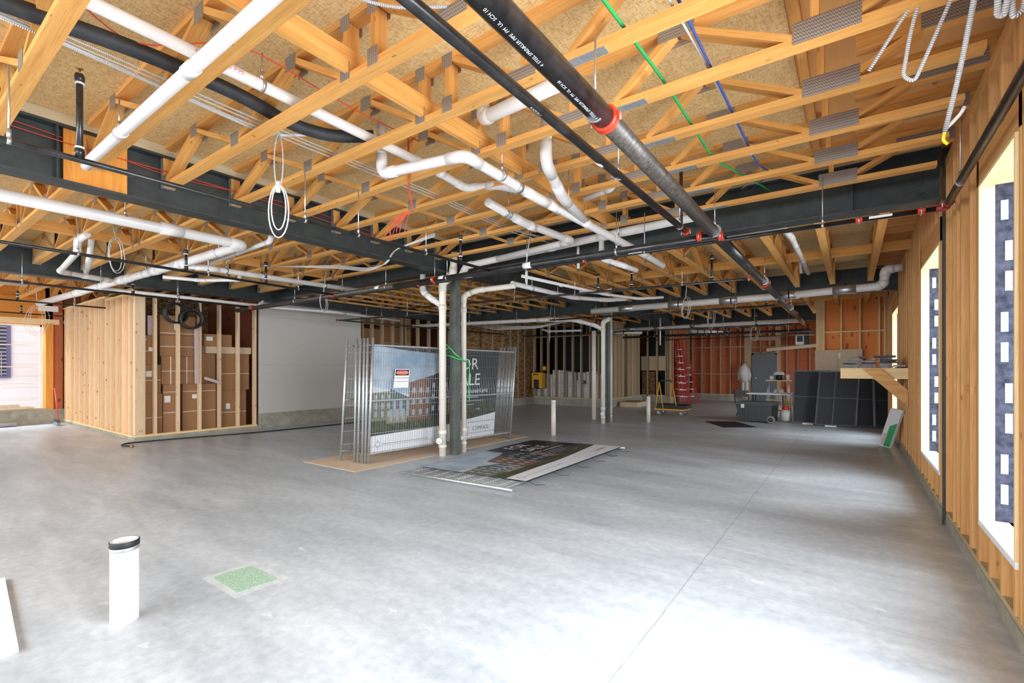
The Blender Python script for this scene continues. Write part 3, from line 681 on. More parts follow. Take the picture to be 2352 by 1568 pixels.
MB().cyl((.62,5.12,2.76),(.62,-2,2.76),.026,18).build('pipe_run','black_pipe',rp); coupling(rp,(.62,5.06,2.76),(0,1,0),.024,'red_dark')
ring(rp,(.62,4.55,2.76),(0,1,0),.026,3.38); ring(rp,(.62,1.5,2.76),(0,1,0),.026,3.38)
def branch(label,x0,y0,x1,y1,z,r=.0165,rings=(),risers=(),group='black sprinkler piping',cap=None,m='black_pipe'):
    o=thing('sprinkler_branch',label,'pipe',(x0,y0,z),0,group); MB().cyl((x0,y0,z),(x1,y1,z),r,14).build('pipe_run',m,o); d=(x1-x0,y1-y0,0)
    for t in rings: ring(o,(x0+(x1-x0)*t,y0+(y1-y0)*t,z),d,r,3.2)
    for t,zt in risers:
        x,y=x0+(x1-x0)*t,y0+(y1-y0)*t
        n=MB().cyl((x,y,z),(x,y,zt),r*.95,12).lathe((x,y,z+.02),[(r*1.3,0),(r*1.4,.03),(r*1.3,.05)],12).lathe((x,y,zt-.05),[(r*1.3,0),(r*1.45,.03),(r*1.2,.05)],12).build('riser_nipple',m,o)
        MB().lathe((x,y,z+.07),[(r*1.32,0),(r*1.32,.012)],12).lathe((x,y,zt-.065),[(r*1.32,0),(r*1.32,.012)],12).build('sealing_tape','white',n)
        MB().cyl((x,y,zt),(x,y,zt+.03),.006,8).lathe((x,y,zt+.03),[(.004,0),(.02,.004),(.02,.006)],10).build('sprinkler_head','bronze',n)
    if cap: coupling(o,(x1,y1,z),d,r)
    return o
branch('black sprinkler pipe on the near side of the long steel beam',-3.95,-2,-3.95,5.0,2.76,.0185,(.36,.62,.70,.83),((.404,3.30),(.914,3.10)),cap=True)
branch('black sprinkler pipe crossing below the white drains, left of the long beam',-6.92,-2,-7.52,5.0,2.76,.0185,(.5,.7,.9),((.82,3.1),(.66,3.05)),cap=True)
branch('black sprinkler pipe above the storage partition',-10.1,-2,-10.55,5.0,2.76,.0185,(.5,.8),((.70,3.0),))
branch('black sprinkler stub ending over the pale partition',-13.0,-2,-13.23,3.20,2.76,.0165,(.6,.9),((.74,2.95),))
branch('lower black sprinkler stub near the left window',-16.0,-2,-16.2,3.10,2.76,.0165,(.7,),((.85,2.95),))
branch('black sprinkler pipe crossing the second bay from side to side',-8.6,7.15,-1.25,7.8,2.78,.018,(.45,.62,.87),((.68,3.1),(.76,3.1),(.93,3.2)),cap=True)
branch('black sprinkler pipe by the second column',-6.4,10.6,-1.25,10.75,2.70,.018,(.25,.6,.86),((.97,3.0),))
bw_=branch('black sprinkler pipe running past the grey board wall',-10.2,6.9,-9.85,13.2,2.62,.019,(.2,.6),())
coupling(bw_,(-10.2,6.88,2.62),(0,1,0),.024,'red_dark')
branch('black sprinkler pipe from the grey board wall towards the first column',-10.25,6.95,-5.8,7.4,2.62,.018,(.5,),())
branch('black sprinkler pipe across the far stud walls',-9.8,14.3,-1.3,14.6,2.62,.02,(.3,.55,.8),((.7,2.95),(.9,2.95)))
fm=branch('thick black sprinkler main across the far bay',-7.0,16.9,-1.0,16.9,2.60,.042,(.2,.5,.9),((.6,2.95),))
branch('thin black sprinkler pipe in front of the red wall',-6.9,18.6,-1.0,18.6,2.56,.018,(.3,.7),())
# ---------------------------------------------------------------- white drain piping
WG='white plastic drain piping'
pipe('drain_pipe','white plastic pipe beside the second truss board at upper left','pipe',[(1.0,1.06,3.08),(-4.72,1.06,3.05),(-4.88,1.06,3.03)],.034,bend=.05,fit=False,hubs=(((-4.05,1.06,3.055),(1,0,0),.07),((-2.9,1.06,3.06),(1,0,0),.1)),hang=((-4.08,1.06,3.055,3.3,(1,0,0)),),group=WG)
w=pipe('drain_pipe','long white plastic drain threading the truss webs at upper left','pipe',[(-3.12,-2,3.31),(-3.12,3.0,3.28),(-3.12,3.55,3.24),(-2.74,3.60,3.20),(-2.45,3.72,3.10)],.037,bend=.09,hubs=(((-3.12,3.2,3.27),(0,1,0),.08),),hang=((-3.12,1.55,3.29,3.5),),group=WG)
letters('CHARLOTTE PIPE',.035,lambda u,v:(-3.12+.037*math.cos(R(-20)+v/.037)+.0006,1.15+u,3.29+.0378*math.sin(R(-20)+v/.037)),'printed_lettering','redwire',w)
pipe('drain_pipe','white drain dropping from the deck and looping to the main run','pipe',[(-3.25,2.62,3.52),(-3.25,2.62,3.10),(-2.38,2.70,3.06),(-2.33,3.62,3.00),(-2.15,5.75,2.90),(-2.15,6.6,2.88)],.041,bend=.11,hubs=(((-2.34,3.35,3.01),(0,1,-.05),.05,'zinc'),((-2.31,3.9,2.99),(0,1,-.05),.22),((-2.26,4.5,2.965),(0,1,-.04),.22)),hang=((-2.33,3.1,3.03,3.5),(-2.29,4.15,2.98,3.5),(-2.21,5.2,2.925,3.2)),group=WG,top=3.5)
pipe('drain_pipe','white drain dropping beside the trusses and joining the sloping run','pipe',[(-2.02,3.28,3.54),(-2.02,3.28,3.12),(-2.14,3.75,3.01),(-2.26,4.45,2.975)],.044,bend=.12,hubs=(((-2.02,3.28,3.36),(0,0,1),.10),),group=WG)
pipe('drain_pipe','wide white vent stub dropping and turning under the deck','pipe',[(-2.36,2.90,3.56),(-2.36,2.90,3.42),(-1.62,2.82,3.40)],.052,bend=.08,group=WG)
pipe('drain_pipe','white drain along the truss line to the cross beam','pipe',[(-3.12,3.9,3.20),(-3.10,4.55,3.14),(-2.95,5.45,3.10),(-4.3,5.62,3.08)],.046,bend=.12,hubs=(((-3.11,4.2,3.17),(0,1,0),.05,'zinc'),((-3.08,4.7,3.13),(0,1,0),.16)),hang=((-3.1,4.25,3.16,3.5),),group=WG)
pipe('drain_pipe','white branch pipe crossing above the cross beam','pipe',[(-1.4,5.55,3.16),(-2.2,5.6,3.15),(-4.95,5.66,3.07),(-5.12,5.68,2.90)],.05,bend=.1,hubs=(((-2.6,5.61,3.14),(1,0,0),.14),((-3.4,5.63,3.12),(1,0,0),.14)),group=WG)
pipe('drain_pipe','short white drop pipe near the middle of the cross beam','pipe',[(-2.0,4.55,3.55),(-2.0,4.55,3.30),(-2.35,4.62,3.28)],.032,bend=.06,group=WG)
pipe('drain_pipe','short white drop elbow in front of the cross beam','pipe',[(-2.62,5.62,3.14),(-2.62,5.62,2.86),(-2.45,5.9,2.80),(-2.42,6.3,2.80)],.034,bend=.08,group=WG)
pipe('drain_pipe','white vertical stub in front of the cross beam','pipe',[(-3.02,5.74,3.10),(-3.02,5.74,2.80)],.018,group=WG)
pipe('drain_pipe','thick white drain under the trusses left of the long beam','pipe',[(-6.44,-2,3.08),(-6.40,2.93,3.04),(-8.06,2.84,3.0),(-9.9,2.67,2.95),(-11.93,2.48,2.88),(-14.2,2.32,2.84)],.060,bend=.10,hubs=(((-6.40,2.15,3.05),(0,1,0),.22),((-8.2,2.83,2.995),(1,.05,0),.3),((-8.9,2.76,2.98),(1,.05,0),.24),((-10.1,2.65,2.945),(1,.05,0),.3)),hang=((-6.42,1.72,3.055,3.5),(-7.0,2.90,3.025,3.5,(1,0,0)),(-7.9,2.85,3.0,3.5,(1,0,0)),(-9.2,2.73,2.97,3.5,(1,0,0)),(-10.9,2.57,2.91,3.5,(1,0,0))),group=WG,seg=20)
pipe('drain_pipe','white branch drain from the thick left drain towards the cross main','pipe',[(-8.0,2.80,2.96),(-7.86,3.1,2.95),(-7.66,5.72,2.93)],.043,bend=.1,hubs=(((-7.8,3.9,2.945),(0,1,0),.04,'zinc'),((-7.72,4.95,2.935),(0,1,0),.04,'zinc')),hang=((-7.84,3.35,2.95,3.2),(-7.7,5.3,2.93,3.2)),group=WG)
pipe('drain_pipe','thin white pipe beside the thick left drain','pipe',[(-5.85,3.05,3.20),(-5.98,3.07,3.05),(-8.1,3.12,3.02)],.030,bend=.06,group=WG,hang=((-6.9,3.09,3.035,3.3,(1,0,0)),))
pipe('drain_pipe','small white trap arm under the left trusses','pipe',[(-8.9,2.86,2.90),(-8.75,3.35,2.90),(-8.3,3.75,2.92),(-8.2,3.72,3.02)],.028,bend=.06,group=WG)
pipe('drain_pipe','white looping drain with two risers at far left','pipe',[(-7.95,1.74,3.16),(-8.35,1.73,3.14),(-8.37,1.73,2.99),(-10.0,1.86,2.95),(-10.22,2.3,2.95),(-10.41,2.8,2.95)],.038,bend=.10,group=WG,hubs=(((-10.3,2.5,2.95),(-.2,1,0),.1),))
pipe('drain_pipe','white riser rising from the looping drain at far left','pipe',[(-8.6,1.95,3.5),(-9.3,2.05,3.0),(-9.75,2.12,2.96)],.036,bend=.08,group=WG)
pipe('drain_pipe','white sprinkler conduit line over the left window','pipe',[(-13.2,-1,3.12),(-13.3,2.0,3.10)],.04,group=WG)
pipe('drain_pipe','white pipe over the storage front, upper','pipe',[(-11.05,2.6,2.90),(-10.95,5.35,2.87),(-10.9,5.45,2.98)],.03,bend=.05,group=WG,hang=((-11.0,3.8,2.885,3.2),))
pipe('drain_pipe','white pipe over the storage front, lower','pipe',[(-11.52,3.30,2.96),(-11.48,3.5,2.93),(-11.35,5.6,2.88)],.032,bend=.05,group=WG,hang=((-11.42,4.2,2.91,3.2),(-11.38,5.2,2.89,3.2)))
pipe('drain_pipe','white pipe along the top of the grey board wall','pipe',[(-11.3,5.7,2.90),(-10.6,7.1,2.86),(-10.5,9.1,2.80)],.033,bend=.2,group=WG,hang=((-10.55,8.0,2.84,3.2),))
# stacks at the columns
def stack(label,x,y,r,zt,off,co=.26,m='pvc_cream'):
    o=pipe('drain_stack',label,'pipe',[(x,y,0),(x,y,zt)]+off,r,m,bend=r*2.2,hubs=(((x,y,.39),(0,0,1),.07),((x,y,.16),(0,0,1),.04),((x,y,2.45),(0,0,1),.09)),group='white drain stacks at the columns')
    MB().cyl((x,y,co),(x+.03,y-.10,co),r*.78,16).cyl((x+.027,y-.09,co),(x+.036,y-.12,co),r*.92,16).cyl((x+.034,y-.115,co),(x+.038,y-.135,co),.018,6).build('cleanout_plug','pvc',o); return o
stack('thick white drain stack left of the first column',-5.50,5.68,.058,2.86,[(-5.22,5.62,2.93),(-5.16,5.60,3.3)])
stack('slimmer white drain stack right of the first column',-5.44,6.14,.045,2.70,[(-5.20,6.22,2.78),(-4.55,6.42,2.82)])
stack('thick white drain stack left of the second column',-5.30,11.46,.055,2.66,[(-5.10,11.40,2.72)])
stack('slimmer white drain stack right of the second column',-5.30,11.93,.045,2.95,[])
pipe('drain_pipe','white wye arm joining the stack left of the first column','pipe',[(-5.86,5.58,3.02),(-5.86,5.58,2.74),(-5.72,5.62,2.62),(-5.52,5.68,2.48)],.048,bend=.1,group=WG)
pipe('drain_pipe','third white stack standing behind the second column','pipe',[(-5.92,12.2,0),(-5.92,12.2,2.5)],.06,'pvc_cream',group='white drain stacks at the columns')
pipe('drain_pipe','large white drain with metal shields crossing the second bay to the right wall','pipe',[(-5.10,10.40,2.82),(-1.04,10.15,2.80),(.36,9.88,2.80),(.42,9.86,2.84),(.45,9.86,3.06),(.66,9.86,3.08)],.066,bend=.09,hubs=(((-4.2,10.35,2.815),(1,-.06,0),.34,'zinc'),((-3.05,10.28,2.81),(1,-.06,0),.34,'zinc'),((-2.0,10.21,2.805),(1,-.06,0),.34,'zinc'),((-.95,10.13,2.80),(1,-.06,0),.34,'zinc'),((-.1,9.97,2.80),(1,-.18,0),.34,'zinc')),hang=((-3.0,10.27,2.81,2.95,(1,0,0)),(-1.95,10.2,2.8,3.15,(1,0,0)),(-.95,10.12,2.8,3.15,(1,0,0)),(-.1,9.97,2.8,3.15,(1,0,0))),group=WG,seg=20,clampm='rubber')
pipe('drain_pipe','white drain curving into the second column stack','pipe',[(-11.0,10.05,2.74),(-6.6,10.8,2.74),(-5.95,11.0,2.72),(-5.5,11.35,2.58),(-5.34,11.44,2.48)],.052,bend=.2,hubs=(((-6.5,10.82,2.74),(1,.17,0),.1),),hang=((-9.0,10.39,2.74,3.15,(1,.17,0)),(-7.5,10.65,2.74,3.15,(1,.17,0)),(-6.4,10.84,2.74,3.15,(1,.17,0))),group=WG)
pipe('drain_pipe','white drain with metal shields crossing the third bay','pipe',[(-7.2,15.95,2.80),(-1.25,15.85,2.82)],.06,hubs=tuple(((x,15.9,2.81),(1,0,0),.36,'zinc') for x in (-6.3,-5.3,-4.1,-3.0,-1.9)),group=WG,hang=tuple((x,15.9,2.81,3.0,(1,0,0)) for x in (-6.3,-5.3,-4.1,-3.0,-1.9)),clampm='rubber')
pipe('drain_pipe','white pipe elbowing back under the deck past the right cross beam','pipe',[(-2.2,6.45,3.10),(-.66,6.44,3.10),(-.62,6.9,3.10),(-.60,9.44,3.06)],.034,bend=.09,hubs=(((-.61,7.4,3.09),(0,1,0),.03,'zinc'),((-.605,8.4,3.08),(0,1,0),.03,'zinc')),group=WG)
pipe('drain_pipe','thin white vertical pipe in the second bay','pipe',[(-.72,9.35,3.3),(-.70,9.40,3.06)],.02,group=WG)
pipe('drain_pipe','white drain sloping away beyond the cross beam','pipe',[(-4.6,6.40,2.86),(-4.6,8.5,2.88),(-4.25,9.35,2.90),(-3.9,9.6,2.92)],.042,bend=.12,hang=((-4.6,7.0,2.86,3.1),(-4.6,7.9,2.87,3.1)),group=WG)
pipe('drain_pipe','thin white pipe sloping away beside the larger one','pipe',[(-4.05,5.9,2.84),(-3.75,8.2,2.83),(-3.45,9.1,2.83),(-3.05,9.4,2.86)],.026,bend=.1,hubs=(((-3.95,6.9,2.835),(0,1,0),.06),),group=WG)
pipe('drain_pipe','small white trap and elbow at the second bay beam','pipe',[(-4.5,8.6,3.0),(-4.1,8.9,2.98),(-3.95,8.95,3.05)],.034,bend=.08,group=WG)
pipe('drain_pipe','white pipe stub hanging in front of the ladders','pipe',[(-5.10,15.4,3.1),(-5.10,15.4,2.20)],.026,'pvc_cream',group=WG)
pipe('wrapped_pipe','banded white pipe before the far red wall','pipe',[(-4.6,17.2,2.75),(-3.6,18.2,2.70)],.07,hubs=tuple(((-4.45+i*.18,17.35+i*.18,2.74-i*.009),(1,1,0),.03,'rubber') for i in range(5)),group=WG)
pipe('wrapped_pipe','banded white pipe over the dark niche','pipe',[(-7.0,15.2,2.70),(-5.9,15.9,2.68)],.06,hubs=tuple(((-6.7+i*.25,15.4+i*.16,2.69),(1,.65,0),.03,'rubber') for i in range(3)),group=WG)
pipe('white_pipe','short bent white pipe under the stockroom ceiling','pipe',[(-8.6,13.7,2.78),(-8.4,13.8,2.70),(-7.3,14.1,2.70)],.035,bend=.08,group=WG)
pipe('insulated_pipe','black foam-insulated pipe sagging through the upper left webs','pipe',[(-3.62,-.8,3.36),(-3.58,.44,3.34),(-3.46,.98,3.35),(-3.42,1.57,3.33),(-3.50,1.95,3.32),(-3.42,2.25,3.32),(-3.2,2.5,3.36)],.047,'insul',bend=.3,fit=False,seg=16)
# standing pipe posts
def post(label,x,y,r,h,cap=True,m='pvc_cream'):
    o=thing('pipe_post',label,'pipe',(x,y,0),0,'capped pipe stubs standing in the slab'); MB().lathe((x,y,0),[(r,0),(r,h),(r*.86,h),(r*.86,h-.02)],28).build('stub_pipe',m,o)
    if cap: MB().lathe((x,y,h-.012),[(r*1.04,-.02),(r*1.06,0),(r*1.02,.02),(r*.3,.024)],24).build('end_cap','pvc',o)
    return o
o=thing('pipe_post','large white pipe stub with dark rubber band, standing near the green drain','pipe',(-3.41,.91,0),0,'capped pipe stubs standing in the slab')
MB().lathe((-3.41,.91,0),[(.067,0),(.067,.46),(.058,.46),(.058,.41)],40,cap=False).build('stub_pipe','pvc',o)
MB().lathe((-3.41,.91,.425),[(.069,0),(.071,.003),(.071,.032),(.069,.035),(.066,.035)],40,cap=False).build('rubber_band','rubber',o); MB().lathe((-3.41,.91,.405),[(.0675,0),(.0695,.002),(.0695,.014),(.0675,.016)],40,cap=False).build('steel_band','zinc',o)
MB().lathe((-3.41,.91,.425),[(.001,0),(.0575,0),(.0575,.01)],30,cap=False).build('cap_insert','pvc_int',o)
post('cream pipe stub standing between the fence stack and the second column',-5.24,8.82,.052,.75)
post('cream pipe stub standing in front of the orange cart',-4.44,12.45,.05,.68)
# ---------------------------------------------------------------- temporary fence panels leaning at the first column
def bil(BL,BR,TL,TR,off=(0,0,0)):
    BL,BR,TL,TR=[Vector(p) for p in (BL,BR,TL,TR)]; n=(BR-BL).cross(TL-BL).normalized()
    def P(u,v,w=0): return (BL*(1-u)+BR*u)*(1-v)+(TL*(1-u)+TR*u)*v+n*w
    return P
def fence(label,P,wires=70,r=.019,clips=False,group='stack of leaning fence panels'):
    b=P(0,0); o=thing('fence_panel',label,'fence',tuple(b),0,group)
    for u in (0,1): MB().cyl(P(u,0),P(u,1),r,12).build('post','galv',o)
    for v in (.075,.50,.945): MB().ring_sweep([P(0,v),P(.012,v),P(.035,v),P(.965,v),P(.988,v),P(1,v)],[r*.5,r*.7,r*.85,r*.85,r*.7,r*.5],10).build('rail','galv',o)
    mb=MB()
    for i in range(1,wires): u=i/wires; mb.cyl(P(u,.075,.012),P(u,.945,.012),.0029,4)
    for i in range(8): v=.075+.87*(i+.5)/8; mb.cyl(P(0,v,.012),P(1,v,.012),.0029,4)
    mb.build('wire_mesh','galv',o); return o
FD=[(-5.92,4.52,-5.80,-5.64,-5.49,7.77),(-5.965,4.50,-5.90,-5.71,-5.55,7.79),(-6.01,4.48,-5.955,-5.79,-5.62,7.79),(-6.10,4.47,-6.03,-5.84,-5.68,7.77),(-6.17,4.46,-6.12,-5.89,-5.75,7.74),(-6.49,4.44,-6.32,-5.98,-5.83,7.72)]
FP=[bil((a,y0,.012),(c,y1,.012),(b,y0,1.90),(d,y1,1.87)) for a,y0,b,c,d,y1 in FD]
FL=['galvanized fence panel nearest the column, carrying a danger sign','galvanized fence panel just behind the front one, with the printed banner','third leaning galvanized fence panel from the column','fourth leaning galvanized fence panel from the column','fifth leaning galvanized fence panel from the column','rearmost fence panel, leaning more than the others, towards the grey board wall']
for i,P in enumerate(FP): fo=fence(FL[i],P); FPO=fo if i else fo
M['p_black']=mat('print_black',(.022,.024,.028),.45); M['p_sky']=speck('print_sky',(.20,.30,.42),(.46,.52,.58),2.2,.45,lo=.35,hi=.65); M['p_cloud']=mat('print_cloud',(.52,.55,.58),.45)
M['p_brick']=speck('print_brick',(.13,.075,.055),(.22,.12,.085),30,.5); M['p_teal']=mat('print_teal',(.085,.115,.125),.5); M['p_dark']=mat('print_charcoal',(.04,.045,.05),.5)
M['p_olive']=mat('print_olive',(.15,.15,.095),.5); M['p_tan']=mat('print_tan',(.24,.20,.13),.5); M['p_grass']=speck('print_grass',(.03,.035,.025),(.09,.10,.06),14,.5); M['p_white']=mat('print_paper_white',(.74,.75,.77),.45); M['p_win']=mat('print_window',(.30,.34,.37),.45)
def banner(o,P,U0,U1,V0,V1,w0,sag=0.0,side=1):
    """printed sheet on the surface P; u grows to the reader's right, v upwards; side: +1 layers along the surface normal"""
    def Q(u,v,k=0): return P(U0+(U1-U0)*u,V0+(V1-V0)*v-sag*v*v*4*u*(1-u)*v,w0+side*.0014*k)
    def poly(pts,m,k,name='printed_area',n=1):
        mb=MB(); b=0; mb.v=[Q(u,v,k) for u,v in pts]; ids=list(range(len(pts))); mb.face(ids if side>0 else ids[::-1],[(u*3,v*1.6) for u,v in pts]); mb.build(name,m,sh)
    # sheet with thickness
    mb=MB(); N=16; 
    for i in range(N+1):
        for j in (0,.25,.5,.75,1):
            mb.v.append(Q(i/N,j,0))
    for i in range(N):
        for j in range(4): mb.face((i*5+j,(i+1)*5+j,(i+1)*5+j+1,i*5+j+1),[(0,0)]*4,True)
    sh=mb.build('banner_sheet','p_black',o) if o is not None else mb.build('banner','p_black')
    def strip(us,vtop,vbot,m,k,name):
        mb=MB(); n=len(us)
        for u,a,b in zip(us,vtop,vbot): mb.v+= [Q(u,b,k),Q(u,a,k)]
        for i in range(n-1): mb.face((2*i,2*i+2,2*i+3,2*i+1),[(us[i],0),(us[i+1],0),(us[i+1],1),(us[i],1)],True)
        mb.build(name,m,sh)
    us=[i/12 for i in range(13)]
    sky=[u for u in us if u<=.55]; strip(sky,[.995]*len(sky),[.15]*len(sky),'p_sky',1,'printed_sky')
    strip(sky[:5],[.62,.60,.57,.54,.5],[.15]*5,'p_cloud',2,'printed_sky')
    strip([.0,.2,.4,.6,.8,1.0],[.33,.30,.30,.36,.42,.46],[.1]*6,'p_grass',2.8,'printed_grass')
    B=[('p_olive',.0,.14,.30,.56,.58),('p_teal',.12,.27,.30,.60,.50),('p_brick',.25,.42,.28,.66,.74),('p_dark',.40,.56,.30,.72,.84),('p_tan',.10,.24,.27,.38,.38),('p_brick',.54,.62,.31,.60,.58)]
    for k,(m,a,b,c,d,e) in enumerate(B):
        poly([(a,c),(b,c),(b,e),(a,d)],m,3+k*.4,'printed_building')
        for i in range(3):
            for j in range(3):
                uu=a+(b-a)*(.14+.3*i); vv=c+(min(d,e)-c)*(.14+.29*j)
                if (b-a)>.12 or i<2: poly([(uu,vv),(uu+(b-a)*.13,vv),(uu+(b-a)*.13,vv+.055),(uu,vv+.055)],'p_win',5.6,'printed_window')
    strip(us,[.17+.02*math.sin(u*3)+.12*max(0,u-.45)**1.3*2 for u in us],[0.004]*13,'p_white',6,'printed_band')
    def T(s,size,u0,v0,m,al='LEFT',bold=0):
        Lx=(Vector(Q(1,.5))-Vector(Q(0,.5))).length; Ly=(Vector(Q(.5,1))-Vector(Q(.5,0))).length
        letters(s,size,lambda x,y:Q(u0+x/Lx,v0+y/Ly,7),'printed_lettering',m,sh,al,bold)
    T('FOR',.31,.595,.80,'p_white'); T('SALE',.31,.595,.615,'p_white'); T('21 Condominiums',.115,.60,.525,'p_white')
    for i,w in enumerate((.20,.24,.16)): poly([(.62,.47-i*.04),(.62+w,.47-i*.04),(.62+w,.482-i*.04),(.62,.482-i*.04)],'grey_print',7,'printed_rule')
    T('.com',.06,.80,.33,'p_white'); T('COMPASS',.10,.78,.10,'ink'); poly([(.07,.085),(.40,.085),(.40,.093),(.07,.093)],'grey_print',7,'printed_rule')
    for (a,b,c,d) in ((.58,.05,.74,.055),(.58,.145,.74,.15),(.58,.05,.583,.15),(.737,.05,.74,.15)): poly([(a,b),(c,b),(c,d),(a,d)],'grey_print',7,'printed_frame')
    for pts in (((.025,.09),(.045,.13),(.048,.126),(.03,.09)),((.025,.09),(.045,.05),(.048,.054),(.03,.09)),((.065,.09),(.045,.13),(.042,.126),(.06,.09)),((.065,.09),(.045,.05),(.042,.054),(.06,.09))): poly(list(pts),'grey_print',7,'printed_emblem')
    return sh
bn=banner(None,FP[1],.02,.86,.06,.955,.018,sag=.05); tag(bn,'printed for sale banner hanging inside the leaning fence stack','banner')
sg=thing('danger_sign','small red and white danger sign wired on the front fence panel','sign',(-5.88,4.6,1.3)); P=FP[0]
def SP(u,v,w=0): return P(.115+.085*u+.006*v,.60+.155*v,.022+w)
mb=MB(); mb.prism([SP(0,0),SP(1,0),SP(1,1),SP(0,1)],P(0,0,.002)-P(0,0,0)); mb.build('sign_board','paper',sg)
def sgp(a,b,c,d,m,w,n): mb=MB(); mb.v=[SP(a,b,w),SP(c,b,w),SP(c,d,w),SP(a,d,w)]; mb.face((0,1,2,3),[(0,0)]*4); mb.build(n,m,sg)
sgp(.04,.66,.96,.97,'ink',.003,'sign_field'); mb=MB(); mb.v=[SP(.5+.43*math.cos(a*PI/12),.815+.13*math.sin(a*PI/12),.004) for a in range(24)]; mb.face(range(24),[(0,0)]*24); mb.build('sign_oval','red',sg)
letters('DANGER',.052,lambda x,y:SP(.5+x/.28,.755+y/.29,.005),'sign_lettering','p_white',sg,'CENTER')
letters('CONSTRUCTION AREA',.026,lambda x,y:SP(.5+x/.28,.50+y/.29,.004),'sign_lettering','ink',sg,'CENTER'); letters('AUTHORIZED PERSONNEL ONLY',.018,lambda x,y:SP(.5+x/.28,.32+y/.29,.004),'sign_lettering','ink',sg,'CENTER')
# strap around column
st=MB().ring_sweep([(-5.60,5.80,1.86),(-5.52,5.795,1.84),(-5.40,5.80,1.75),(-5.325,5.80,1.68),(-5.32,5.99,1.58)],.010,6).ring_sweep([(-5.60,5.80,1.68),(-5.50,5.795,1.66),(-5.40,5.795,1.64),(-5.32,5.81,1.61),(-5.33,6.05,1.57),(-5.375,6.20,1.54),(-5.37,6.21,1.4),(-5.385,6.2,1.2),(-5.37,6.2,1.0),(-5.375,6.21,.86)],.009,6).build('tie_strap','strap')
tag(st,'bright green strap tying the fence panels to the first column','strap')
cb=MB(); cb.prism([(-6.88,4.05,.001),(-5.62,4.07,.001),(-5.57,8.3,.001),(-6.9,8.4,.001)],(0,0,.005)); cb=cb.build('cardboard_sheet','card_light'); tag(cb,'flat cardboard sheet under the leaning fence panels','cardboard')
# fence panel lying flat with banner
P=bil((-3.20,4.46,.03),(-3.27,7.98,.03),(-5.03,4.36,.03),(-5.08,7.74,.03))
ff=fence('fence panel lying flat on the floor under a for sale banner',P,group=None)
bn=banner(None,P,.10,.985,.02,.98,.024); tag(bn,'printed for sale banner tied to the fence panel lying on the floor','banner')
for i,u in enumerate((.12,.3,.48,.63,.78,.93)): MB().ring_sweep([P(u,.075,.03),P(u,.03,.02),P(u+.005,-.02,-.02),P(u+.03,-.07,-.024)],.003,5).build('tie_wire','ink',ff)
# ---------------------------------------------------------------- floor things
dg=thing('floor_drain','square green-covered floor drain let into the slab','drain',(-3.41,1.57,0))
MB().box((-3.64,1.40,-.001),(-3.16,1.76,.0008)).build('grout_ring','grout',dg); mb=MB(); mb.prism([(-3.60,1.45,.0008),(-3.22,1.44,.0008),(-3.20,1.70,.0008),(-3.58,1.70,.0008)],(0,0,.0012)); mb.build('drain_cover','drain_green',dg)
bl=MB(); bl.prism([(-3.40,.30,.0),(-3.46,.49,.0),(-4.70,.60,.0),(-4.75,.2,.0)],(0,0,.02)); bl=bl.build('white_board','white'); tag(bl,'white board lying on the floor at the bottom left edge','board')
hs=thing('hose','black hose lying along the base of the storage wall','hose',(-10.8,2.8,0))
MB().ring_sweep(fillet([(-10.72,2.95,.02),(-10.95,2.86,.02),(-11.20,3.0,.02),(-11.15,3.6,.02),(-10.75,5.2,.02),(-10.6,7.2,.02),(-10.9,9.5,.02)],.3),.014,8).build('hose_run','rubber',hs); MB().cyl((-10.72,2.95,.02),(-10.66,2.97,.02),.022,10).build('hose_nozzle','bronze',hs)
br=thing('broom','push broom with red handle leaning in the corner by the left window','broom',(-16.32,3.0,0))
MB().cyl((-16.33,3.02,.14),(-16.95,3.06,.92),.014,10).build('handle','redwire',br); MB().board((-16.55,3.0,.12),(-16.13,2.98,.12),.07,.05).build('broom_head','dark_grey',br); MB().prism([(-16.60,2.96,.0),(-16.08,2.94,.0),(-16.15,2.97,.10),(-16.53,2.98,.10)],(0,.06,0)).build('bristles','louvre',br)
for i,(x,y,z,l,h) in enumerate(((-17.12,1.9,.41,.7,.07),(-17.14,2.45,.41,.25,.05),(-17.1,2.0,.48,.25,.06),(-17.1,2.25,.48,.18,.06))):
    o=MB().box((x-.05,y,z),(x+.05,y+l,z+h)).build('timber_offcut','card_light'); tag(o,['longest pale timber offcut on the left window ledge','short timber offcut at the right end of the left window ledge','left one of two blocks stacked on the long offcut','right one of two blocks stacked on the long offcut'][i],'offcut','timber offcuts on the window ledge')
o=MB().cyl((-16.85,.5,.05),(-16.85,2.35,.05),.05,14).build('loose_pipe','pvc_grey'); tag(o,'loose grey pipe lying at the foot of the left window wall','pipe')
